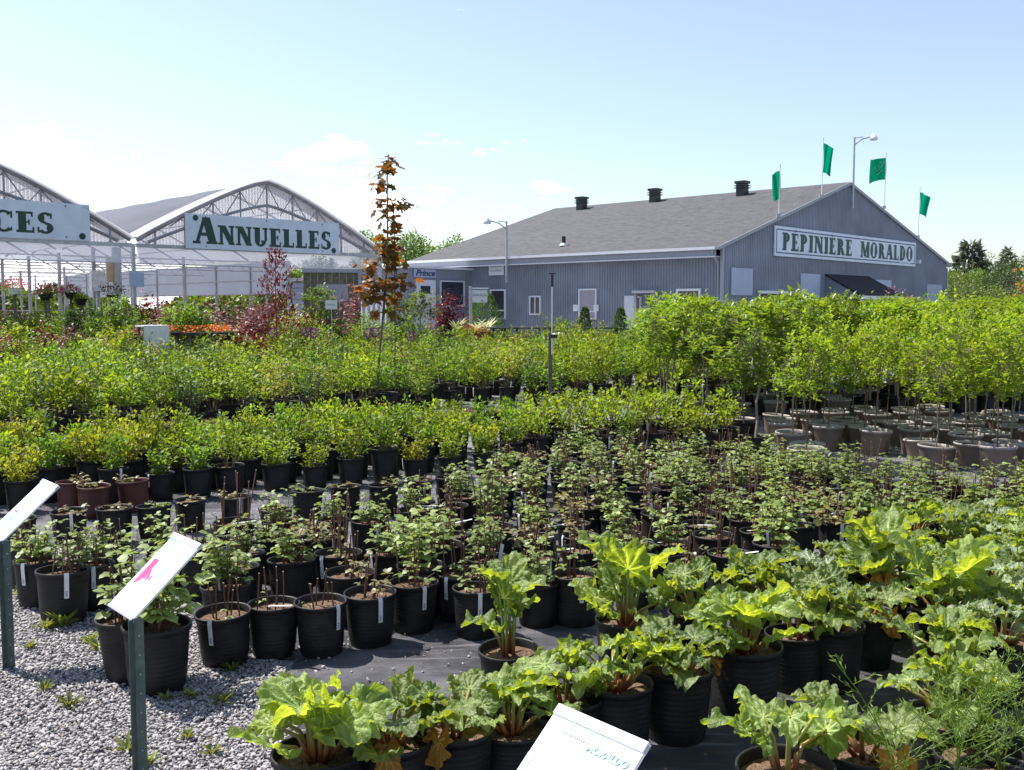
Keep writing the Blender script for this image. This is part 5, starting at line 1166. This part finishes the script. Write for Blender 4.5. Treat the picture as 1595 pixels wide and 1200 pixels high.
# table benches crowded with nursery stock under the greenhouse edge
bgk = [shrub(600 + i, .55, .30, 14, 34, .06, .5, .35, .1, .1, m, z0=.21) for i, m in enumerate(('mid', 'dark', 'spirea', 'mid', 'pink', 'tip'))]
def bench(px, Y, ln, lab, ang, z=.75, mat='wood', nl=3):
    t = freething('plant_bench', px, Y, [], lab, 'bench', rz=ang); part('top', MB().box((0, 0, z), (ln, .9, .06)), M[mat], t)
    for k in range(nl):
        for s_ in (-.38, .38): part('leg', MB().box((-ln / 2 + .15 + (ln - .3) * k / (nl - 1), s_, z / 2 - .015), (.07, .07, z - .03)), M[mat], t)
    return t
gz = hz
benches = [(40, 24, 6, 'long wooden plant bench at the far left crowded with green pots'), (150, 26, 4, 'wooden plant bench just left of the greenhouse front post')]
for px, Y, ln, lb in benches:
    t = bench(px, Y, ln, lb, gz)
    for i in range(int(ln * 3.2)):
        a = -ln / 2 + .2 + i * (ln - .4) / (ln * 3.2); k = rg0.randint(4); o = t.location; x = o.x + a * math.cos(gz) - .2 * ((i % 2) - .5) * math.sin(gz) * 2; y = o.y + a * math.sin(gz) + .4 * ((i % 2) - .5)
        q = thing('bench_plant', (x, y, .781), 'leafy pot plant on the ' + ('far left' if px < 100 else 'shorter') + ' bench, ' + ordw(i) + ' along it', 'potted plant', 'pot plants on the benches', i, rg0.uniform(.8, 1.1)); link('pot', pm, q)
        for nm, me in nm2(bgk[k]): link(nm, me, q)
def flowers(seed, r, h, n, mat, L=.05, base_mat='mid'):
    rg = rs(seed); d = unit(rg.normal(0, 1, (n, 3))) * (rg.uniform(.5, 1, (n, 1))) * [r, r, h]; d[:, 2] = np.abs(d[:, 2]); fm = make_leafcloud('blossoms', rg, d + [0, 0, .0], unit(d), .3, L, .8, T_ROUND, M[mat], 0, .6)
    d2 = unit(rg.normal(0, 1, (n * 2, 3))) * (rg.uniform(.2, .95, (n * 2, 1))) * [r, r, h]; gm = make_leafcloud('foliage', rg, d2, unit(d2), .3, L * 1.2, .5, T_LEAF, M[base_mat], 0, .6); return [('foliage', gm), ('blossoms', fm)]
for i, (px, py, Y, r, m, lb) in enumerate(((22, 440, 24, .35, 'fl_pink', 'hanging basket of magenta flowers at the top left corner of the benches'), (70, 450, 25, .4, 'fl_pink', 'trailing pink flowers above the left bench'), (110, 448, 26, .32, 'fl_pink', 'rounded magenta geranium above the left bench'), (126, 458, 26, .22, 'lime', 'yellow flowering plant beside the magenta geranium'),
        (175, 452, 27, .45, 'red', 'dark red coleus left of the greenhouse front post'), (205, 512, 21, .18, 'fl_pink', 'red pink flower ball at the foot of the greenhouse front post'), (75, 448, 27, .3, 'red', 'dark red flowering plant behind the trailing pink flowers'))):
    p = at(px, py, Y); t = thing('flower_basket', (p.x, Y, p.z - .15), lb, 'flowers')
    for nm, me in flowers(700 + i, r, r * .8, 160, m): link(nm, me, t)
    mb = MB(); mb.lathe([(0, -.14), (.10, -.14), (.15, 0), (.16, .02), (.13, 0)], 14); part('pot', mb, M['white' if i == 0 else 'pot'], t)
    if p.z < 1.5 or True: mb = MB(); mb.box((0, 0, -(p.z - .15) / 2 - .07), (.05, .05, p.z - .15 - .14)); part('stand', mb, M['wood'], t)
# orange flower trays, white covered table, alliums
p = at(240, 512, 20); t = freething('covered_table', 236, 20, [], 'table under a hanging white cloth near the greenhouse front post', 'table', rz=gz)
ztb = hpx(508, 20); part('top', MB().box((0, 0, ztb), (.52, .4, .03)), M['white'], t)
vs = [(-.26 + .52 * i / 24, -.205 + .015 * math.sin(i * 1.3) * k, ztb + .012 - k * .2) for i in range(25) for k in range(4)]
part('cloth', MB().add(vs, [(i * 4 + k, (i + 1) * 4 + k, (i + 1) * 4 + k + 1, i * 4 + k + 1) for i in range(24) for k in range(3)]), M['white'], t)
for s_ in (-.22, .22):
    for s2 in (-.14, .14): part('leg', MB().box((s_, s2, ztb / 2 - .01), (.04, .04, ztb - .02)), M['wood'], t)
for px, wd, lb in ((258, .6, 'short row of orange marigolds right of the white covered table'), (318, .9, 'long tray of orange marigolds before the maroon shrub'), (342, .5, 'end tray of orange marigolds right of the long one')):
    t = freething('marigold_tray', px, 20.5, [], lb, 'flowers', 'marigold trays', rz=gz); zt_ = hpx(517, 20.5); part('tray', MB().box((0, 0, zt_ - .04), (wd, .3, .06)), M['blackm'], t); [part('leg', MB().box((s_ * wd * .4, 0, (zt_ - .07) / 2), (.04, .2, zt_ - .072)), M['wood'], t) for s_ in (-1, 1)]
    rg = rs(int(px)); n = 160; Pq = np.stack([rg.uniform(-wd / 2, wd / 2, n), rg.uniform(-.15, .15, n), zt_ + rg.uniform(0, .13, n)], 1); O = unit(rg.normal(0, 1, (n, 3))); link('blossoms', make_leafcloud('blossoms', rg, Pq, O, .3, .045, .8, T_ROUND, M['fl_orange'], 0, .6), t)
for i, (px, py, lb) in enumerate(((478, 517, 'purple allium globe above the shrubs, left one of a pair'), (489, 519, 'purple allium globe above the shrubs, right one of a pair'), (575, 519, 'purple allium globe beside the bronze maple trunk'), (584, 518, 'smaller purple allium globe right beside the bronze maple trunk'), (425, 519, 'dark purple flower head below the maroon tree'), (640, 524, 'pinkish purple flower head before the annex'))):
    p = at(px, py, 19); rg = rs(i); d = unit(rg.normal(0, 1, (240, 3))) * .075; t = thing('allium', (p.x, 19, 0), lb, 'flower', 'purple alliums'); V, F = leaves(d + [0, 0, p.z], d, rg.normal(0, 1, (240, 3)), .03, .5, T_LEAF); link('flower_head', arrmesh('flower_head', V, F, M['fl_purple']), t); part('stem', MB().tube([(0, 0, 0), (0, 0, p.z)], .006, 5), M['mid'], t)
# dwarf conifers in red pots
for px, Y, hh, lb in ((911, 28, 1.62, 'dwarf conifer in a dark red pot, left of the two before the shop wall'), (967, 28, 1.62, 'dwarf conifer right of its twin before the shop wall')):
    t = freething('dwarf_conifer', px, Y, cone(int(px), hh, .24), lb, 'tree'); mb = MB(); mb.lathe([(.17, 0), (.24, .42), (.26, .43), (.26, .5), (.22, .5), (.2, .4), (0, .4)], 18); part('pot', mb, M['pot_red'], t, True)
t = freething('clipped_shrub', 632, 26, sh(530, 1.2, .5, 30, 60, .05, .5, .3, .1, .1, 'dark', base=.3), 'dark clipped shrub under the ball headed standards', 'shrub')
t = freething('golden_shrub', 946, 26, sh(531, .95, .32, 24, 50, .05, .5, .3, .05, .08, 'lime', base=.2), 'round golden shrub between the two dwarf conifers', 'shrub')
t = freething('dark_hedge_shrub', 755, 33, cone(540, 2.1, .7, 'dark', 3500), 'dark green conifer bush behind the hanging sign post', 'shrub')
# potting tables (trestles)
for px, Y, ln, lb in ((818, 27, 1.5, 'black trestle table with low greenery left of the sprinkler post'), (940, 27, 1.1, 'black trestle table before the shop wall by the golden shrub'), (787, 26, 1.0, 'black trestle table right of the red planter')):
    t = freething('trestle_table', px, Y, [], lb, 'table', 'black trestle tables', rz=R(5)); z = hpx(511, Y); part('top', MB().box((0, 0, z), (ln, .5, .035)), M['blackm'], t)
    for s_ in (-1, 1):
        for d in (-.2, .2): mb = MB(); mb.beam((s_ * (ln / 2 - .2), d * .4, z - .02), (s_ * (ln / 2 - .05), d * 1.3, 0), .035, .035); part('leg', mb, M['blackm'], t)
t = freething('white_crate', 872, 26.5, [], 'white table with white covered goods beside the sprinkler post', 'crate', rz=R(10)); z = hpx(524, 26.5)
part('body', MB().box((0, 0, z / 2 - .01), (.62, .5, z)), M['crate'], t); mb = MB(); mb.lathe([(.27, 0), (.25, .04), (.15, .09), (0, .10)], 16, (0, 0, z)); part('cover', mb, M['white'], t, True)
t = freething('white_crate', 920, 27.6, [], 'low white slatted crate right behind the left dwarf conifer', 'crate', rz=R(10)); mb = MB()
for k in range(6): mb.box((0, -.2, .07 + k * .11), (.62, .03, .09))
mb.box((0, .02, .36), (.6, .38, .70)); part('body', mb, M['crate'], t)
# red planter with spiky plants
t = freething('planter_box', 737, 27, [], 'long red wooden planter box below the hanging sign', 'planter', rz=R(4)); z = hpx(516, 27)
mb = MB(); mb.box((0, 0, z - .14), (1.05, .4, .22)); mb.box((0, 0, z - .03), (1.1, .45, .05)); part('box', mb, M['stone_e'], t); mb = MB()
for s_ in (-.45, .45): mb.box((s_, 0, (z - .25) / 2), (.08, .3, z - .25))
part('legs', mb, M['wood'], t)
rgc = rs(9)
for i, (dx, lb) in enumerate(((-.45, 'spiky striped plant at the left end of the red planter'), (.12, 'spiky striped plant in the middle of the red planter'), (.38, 'spiky striped plant at the right of the red planter'))):
    n = 16; a = rgc.uniform(0, 6.28, n); P = np.zeros((n, 3)); D = np.stack([np.cos(a), np.sin(a), rgc.uniform(.4, 1.8, n)], 1); V, F = leaves(P, D, np.tile((0, 0, 1.), (n, 1)), .42 * rgc.uniform(.7, 1.2, n), .09, T_LEAF)
    q = thing('spiky_plant', (t.location.x + dx, 27, z), lb, 'plant', 'spiky plants in the red planter'); link('leaves', arrmesh('leaves', V, F, M['fl_white']), q)
fr = flowers(760, .5, .14, 140, 'fl_orange', .05); q = thing('planter_flowers', (t.location.x - .05, 27, z), 'small orange flowers filling the red planter', 'flowers')
for nm, me in fr: link(nm, me, q)
q.scale = (1, .35, 1)
# hanging sign on a post
Yh = 27.5; b = at(733, 500, Yh); t = thing('hanging_sign', (b.x, Yh, 0), 'grey post with a small white hanging sign reading ANNUELLES', 'sign', rz=R(8)); hp = hpx(446, Yh)
part('post', MB().box((0, 0, hp / 2), (.08, .08, hp)), M['galv'], t); k = Yh / FP
mb = MB(); mb.box((14 * k, 0, hp - .06), (28 * k, .04, .04)); part('arm', mb, M['white'], t)
mb = MB(); mb.box((14 * k, -.005, hp - .06 - .22), (24 * k, .02, 19 * k)); sgb = part('board', mb, M['white'], t)
me = txt('ANNUELLES', .075, 0, .002, M['print_grey']); link('lettering', me, sgb, (14 * k, -.02, hp - .25), (R(90), 0, 0), (1, 1.25, 1))
mb = MB(); mb.add([(20 * k, -.02, hp - .40), (17 * k, -.02, hp - .37), (17 * k, -.02, hp - .43)], [(0, 1, 2)]); part('arrow', mb, M['letter_dark'], sgb)
# price board on the greenhouse front post, box, grey back door
o = Vector((B0.x, B0.y, 0)); xx = v1; t = thing('notice_board', o + Hx * xx - Hy * .14 + Vector((0, 0, 2.45)), 'small grey blank board fixed on the greenhouse front post', 'sign', rz=hz); part('board', MB().box((0, 0, 0), (.42, .03, .42)), M['sky_panel'], t)
p = at(152, 438, 30); t = thing('switch_box', (p.x, 30, p.z), 'white electric cabinet under the left greenhouse bay', 'box', rz=hz); part('body', MB().box((0, 0, 0), (.42, .2, .6)), M['crate'], t); part('stand', MB().box((0, 0, -p.z / 2 - .15), (.1, .1, p.z - .3)), M['galv'], t)
p = at(172, 415, 32); t = thing('hanging_fan_box', (p.x, 32, p.z - .2), 'brown wooden panel hanging beside the cabinet under the left greenhouse', 'panel', rz=hz); part('panel', MB().box((0, 0, .1), (.26, .1, .8)), M['wood_light'], t); part('rod', MB().box((.2, 0, -.5), (.22, .22, 2.6)), M['trim'], t)
t = freething('grey_shed_wall', 518, 29, [], 'grey wooden shed wall with double door beyond the greenhouse corner', 'shed', rz=R(10)); zt_ = hpx(425, 29); mb = MB()
for k in range(8): mb.box((-.72 + k * .205, 0, zt_ / 2), (.195, .05, zt_))
part('boards', mb, M['wood'], t); mb = MB(); mb.box((.82, -.03, zt_ / 2), (.16, .12, zt_ + .1)); mb.box((0, -.03, zt_ + .05), (1.7, .1, .1)); part('frame', mb, M['trim'], t)
part('window', MB().box((0, -.04, zt_ * .78), (.9, .03, .5)), M['blind'], t)
t = freething('grey_curtain', 582, 24, [], 'grey plastic curtain hanging at the right greenhouse corner', 'curtain', rz=R(10)); zt_ = hpx(470, 24); vs = [(-.3 + .6 * i / 20, .04 * math.sin(i * 1.6), zz) for i in range(21) for zz in (0.02, zt_)]
part('sheet', MB().add(vs, [(2 * i, 2 * i + 1, 2 * i + 3, 2 * i + 2) for i in range(20)]), M['valance'], t)
t = freething('clapboard_kiosk', 486, 40, [], 'small pale clapboard kiosk seen beyond the greenhouse', 'kiosk', rz=R(12)); mb = MB()
for k in range(12): mb.box((0, 0, .12 + k * .22), (1.5, .9 - .02 * (k % 2), .20))
part('wall', mb, M['sky_panel'], t); part('roof', MB().box((0, 0, 2.75), (1.7, 1.1, .08)), M['trim_w'], t)
for px, lb in ((516, 'small white notice on a stick before the grey shed wall'),):
    p = at(px, 475, 22); t = thing('stake_notice', (p.x, 22, 0), lb, 'sign'); part('stake', MB().box((0, .02, p.z / 2), (.02, .02, p.z)), M['galv'], t); part('board', MB().box((0, 0, p.z), (.26, .012, .2)), M['white'], t)
    link('lettering', txt('Vivaces', .06, 0, 0, M['print_grey']), t, (0, -.009, p.z), (R(90), 0, 0))
# ============================================================ information sheets on steel posts
WV = Vector((.655, -.755, 0)); UV = Vector((.755, .655, 0)) * .249 + Vector((0, 0, .22)); UL = UV.length; UD = UV.normalized(); NV = WV.cross(UD).normalized()
SW = .235
def info_sign(br, lab, prints, post=True):
    """br: lower right corner (at the post) in the world"""
    t = thing('information_sign', (br.x, br.y, 0), lab, 'sign', 'plant information sheets on posts'); o = Vector((0, 0, br.z))
    def bp(a, b, n=0): return o - WV * SW * (1 - a) + UD * UL * b + NV * n
    def slab(a0, b0, a1, b1, n0, n1):
        q = MB(); vs = [bp(a, b, n) for n in (n0, n1) for a, b in ((a0, b0), (a1, b0), (a1, b1), (a0, b1))]
        return q.add(vs, [(3, 2, 1, 0), (4, 5, 6, 7), (0, 1, 5, 4), (1, 2, 6, 5), (2, 3, 7, 6), (3, 0, 4, 7)])
    part('board', slab(0, 0, 1, 1, -.008, .0), M['sheet'], t)
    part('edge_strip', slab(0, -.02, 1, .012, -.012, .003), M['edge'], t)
    part('header_strip', slab(0.0, .945, 1, 1.01, -.009, .004), M['sheet'], t)
    part('header_line', slab(0.02, .925, .98, .934, .0, .0015), M['print_grey'], t)
    for nm, mt, pl in prints:
        q = MB()
        for k, (a0, b0, a1, b1) in enumerate(pl): q.add([bp(a, b, .0012 + .0003 * (k % 3)) for a, b in ((a0, b0), (a1, b0), (a1, b1), (a0, b1))], [(0, 1, 2, 3)])
        part(nm, q, M[mt], t)
    # L-shaped steel post
    q = MB(); zt = br.z + .01; q.add([(0, 0, 0), (.022, -.014, 0), (.0, 0, zt), (.022, -.014, zt - .005), (-.012, -.02, 0), (-.012, -.02, zt - .01), (-.009, -.021, 0), (.023, -.017, 0), (-.009, -.021, zt - .01), (.023, -.017, zt - .005)], [(0, 1, 3, 2), (4, 0, 2, 5)]) if 0 else None
    a, b = Vector((.030, .006, 0)), Vector((-.008, -.026, 0)); c0 = Vector((-.004, .0, 0)) - NV * .012
    q.beam(c0 + a / 2, c0 + a / 2 + Vector((0, 0, zt)), .004, .030) if 0 else None
    def plate(p, v, th):
        n = v.cross(Vector((0, 0, 1))).normalized() * th; vs = [p + e + m + Vector((0, 0, z)) for z in (0, zt) for m in (Vector(), n) for e in (Vector(), v)]
        q.add(vs, [(0, 1, 3, 2), (4, 6, 7, 5), (0, 4, 5, 1), (2, 3, 7, 6), (0, 2, 6, 4), (1, 5, 7, 3)])
    plate(c0, a, .003); plate(c0 - Vector((.0, .002, 0)), b, .003); part('post', q, M['green_steel'], t)
    q = MB()
    for k in range(8):
        z = .06 + k * (zt - .12) / 7; p = c0 + a * .55 + Vector((0, -.0045, z)); q.add([p + Vector((.003 * math.cos(u), 0, .003 * math.sin(u))) for u in (0, 1.05, 2.1, 3.14, 4.2, 5.2)], [(0, 1, 2, 3, 4, 5)])
    part('hole', q, M['hole'], t)
rgp = rs(42)
dash = lambda a0, a1, b, n, h=.012: [(a0 + (a1 - a0) * i / n, b, a0 + (a1 - a0) * (i + .7) / n, b + h) for i in range(n)]
pinkb = [(.10 + .035 * i, .36 - .05 * rgp.rand() + .012 * i, .14 + .035 * i, .66 - .025 * i * (i > 4)) for i in range(11)]
c2 = at(207, 965, 3.34)
info_sign(c2, 'white sheet with a pink picture on the green post at the left', [('pink_picture', 'print_pink', pinkb), ('teal_picture', 'print_teal', [(.52, .48, .78, .60), (.60, .60, .80, .66)]), ('print_lines', 'print_grey', dash(.3, .8, .20, 7) + dash(.5, .8, .27, 4) + dash(.62, .9, .34, 3)), ('dark_picture_edge', 'print_grey', [(.10, .30, .115, .60), (.20, .31, .215, .42), (.33, .36, .345, .46), (.52, .40, .53, .48)]), ('title_line', 'print_grey', dash(.25, .8, .80, 9, .014) + dash(.3, .62, .74, 5, .010)), ('teal_header', 'print_teal', [(.05, .955, .95, .99), (.0, .90, .16, .94)])])
s3 = 4.42 / 3.34; c1 = at(3, 843, 4.42)
info_sign(c1, 'white sheet with a blue and pink picture cut by the left edge', [('blue_picture', 'print_blue', [(.15, .42, .55, .62), (.18, .2, .55, .42)]), ('print_lines', 'print_pink', [(.2, .34, .4, .44)]), ('teal_header', 'print_teal', [(.05, .955, .95, .99)])])
tr = G(1010, 1160, .86); c3 = tr - UV
info_sign(c3, 'largest looking white sheet at the bottom edge with a teal mark', [('title_line', 'print_grey', dash(.16, .50, .855, 14, .022)), ('fine_lines', 'print_teal', [(.04, .905, .55, .910), (.04, .80, .55, .805), (.04, .80, .046, .91), (.1, .62, .8, .624)]), ('print_lines', 'print_grey', dash(.05, .1, .66, 2) + dash(.4, .5, .65, 3) + dash(.82, .95, .70, 3) + dash(.8, .9, .55, 3) + dash(.5, .54, .45, 2)), ('blue_picture', 'print_blue', [(.0, .2, .07, .68), (.12, .1, .5, .60)])])
sg3 = [o for o in bpy.data.objects if o.name.startswith('information_sign')][-1]
me = txt('MORALDO', .021, .2, .0008, M['print_teal']); ob = link('lettering', me, sg3); cpt = Vector((0, 0, c3.z)) - WV * SW * .28 + UD * UL * .845 + NV * .0005
ob.matrix_local = Matrix.Translation(cpt) @ Matrix((WV, UD, NV)).transposed().to_4x4()
# ============================================================ trees beyond
def bigtree(seed, h, r, mat='far', nc=70, per=34, L=.22, trunk='stem_grey', slim=1., z0=.25):
    rg = rs(seed); mb = MB(); mb.tube([(0, 0, 0), (.05, .03, h * .45), (0, 0, h * .85)], .05 * h / 3, 7, .02); P = []; O = []
    for i in range(nc):
        a = rg.uniform(0, 6.28); v = rg.uniform(0, 1); rr = r * math.sin(math.pi * (.15 + .8 * v)) ** .7 * rg.uniform(.45, 1.05); c = np.array([math.cos(a) * rr, math.sin(a) * rr, h * (z0 + (1 - z0) * v * (1 - .1 * rg.rand()))])
        if i % 3 == 0: mb.tube([(0, 0, c[2] * .7), tuple(c * [.6, .6, .92]), tuple(c)], .03 * h / 6, 4, .01, cap=False)
        d = rg.normal(0, 1, (per, 3)) * [r * .14, r * .14, h * .035 * slim]; P.append(c + d); O.append(unit(d))
    return [('trunk', mb.mesh('trunk', M[trunk])), ('crown', make_leafcloud('crown', rg, np.concatenate(P), np.concatenate(O), .35, L, .6, T_LEAF, M[mat], 0, .7))]
def spruce(seed, h, r, sparse=1.):
    rg = rs(seed); mb = MB(); mb.tube([(0, 0, 0), (0, 0, h)], .10, 7, .015); P = []; D = []; z = h * .2
    while z < h * .985:
        f = 1 - (z / h); L = r * (f ** .8) * 1.25
        for k in range(7):
            a = rg.uniform(0, 6.28); l = L * rg.uniform(.6, 1.15); dr = np.array([math.cos(a), math.sin(a), 0]); n = int(16 * l / r * 2) + 6
            tip = np.array([0, 0, z]) + dr * l + [0, 0, -.12 * l]; mb.tube([(0, 0, z), tuple(tip)], .018, 3, .006, cap=False)
            t = rg.uniform(.15, 1, n); p = np.array([0, 0, z]) + t[:, None] * (dr * l + [0, 0, -.12 * l])[None] + [0, 0, .05] * t[:, None] ** 2; P.append(p); D.append(dr[None] * .7 + rg.normal(0, .5, (n, 3)) + [0, 0, -.15])
        z += h * .045 * sparse
    P = np.concatenate(P); D = np.concatenate(D); V, F = leaves(P, D, rg.normal(0, 1, P.shape), r * .24 * rg.uniform(.6, 1.2, len(P)), .3, T_LEAF)
    return [('trunk', mb.mesh('trunk', M['stem_grey'])), ('crown', arrmesh('crown', V, F, M['conifer']))]
FT = {'a': bigtree(800, 6.0, 2.4), 'b': bigtree(801, 6.5, 2.2, 'far', 80), 'd': bigtree(802, 6.2, 2.3, 'far_d', 80), 'p': bigtree(803, 7.5, 1.1, 'far', 80, 30, .2, slim=1.4, z0=.15)}
for i, px in enumerate(range(408, 720, 15)):
    Y = 88 + 4 * (i % 3); h = hpx(374 - 9 * math.sin(i * 1.3) + (5 if px > 670 else 0) + (38 if px < 560 else 0), Y) / 7.5
    freething('poplar', px, Y, FT['p'], 'slim green poplar behind the annex, ' + ordw(i) + ' from the left', 'tree', 'poplars behind the annex', rz=i, sc_=(1.35, 1.35, h))
RT = [(1492, 62, 418, 'a', 'light green tree right beside the shop corner'), (1520, 66, 425, 'b', 'light green tree below the bare spruce'), (1550, 64, 418, 'd', 'dark leafy tree below the small spruce'), (1578, 60, 405, 'd', 'dark green tree near the right edge'), (1608, 62, 400, 'b', 'green tree cut by the right edge'), (1535, 74, 402, 'd', 'dark treetop between the two spruces'), (1478, 70, 428, 'b', 'low green tree peeking past the shop corner'), (1600, 55, 430, 'a', 'lower green tree at the right edge'), (1640, 60, 400, 'b', 'green tree just outside the right edge'),
      (1505, 56, 438, 'a', 'low bushy tree in front of the light green ones'), (1545, 54, 440, 'a', 'low bushy tree under the dark leafy tree')]
for i, (px, Y, py, k, lb) in enumerate(RT):
    s = hpx(py, Y) / 6.2; freething('leafy_tree', px, Y, FT[k], lb, 'tree', 'trees right of the shop', rz=i, sc_=(s * .9, s * .9, s))
freething('spruce', 1508, 72, spruce(820, hpx(373, 72), 2.9, 1.35), 'taller sparse spruce rising behind the trees right of the shop', 'tree')
freething('spruce', 1568, 70, spruce(821, hpx(386, 70), 1.9, 1.2), 'smaller spruce near the right edge', 'tree')
rg = rs(90); n = 26000; a = rg.uniform(-1.15, 1.15, n); dd = rg.uniform(150, 175, n); hh = (3.4 + 1.8 * np.sin(a * 23) + 1.4 * np.sin(a * 61 + 1)) * rg.uniform(0, 1, n) ** .7
P = np.stack([np.sin(a) * dd, np.cos(a) * dd, hh], 1); O = unit(rg.normal(0, 1, (n, 3)))
tag(link('far_wood', make_leafcloud('far_wood', rg, P, O, .4, 1.5, .7, T_LEAF, M['far'], 0, .8)), 'distant low green wood along the horizon', 'wood', kind='stuff')
# orange leaved sapling at the right edge
freething('bronze_sapling', 1597, 24, nm2(shrub(545, 2.9, .35, 6, 16, .12, .9, .1, .55, .12, 'maple_y', tpl=T_MAPLE, z0=0., sr=.012)), 'bronze orange leaved sapling at the right edge', 'tree')
# yellow potted plants on the pale cloth at the right
ylp = shrub(546, .3, .22, 20, 24, .045, .6, .4, .1, .05, 'lime')
for i, px in enumerate((1462, 1478, 1494, 1510, 1526, 1541, 1556)):
    p = G(px, 596, .2); potted('potted_spirea', p, nm2(ylp), 'low golden shrub beyond the wide pots, ' + ordw(i) + ' from the left', 'potted shrub', 'golden pots at the far right', scale=1.3, rz=i)
print('objects', len(bpy.data.objects))
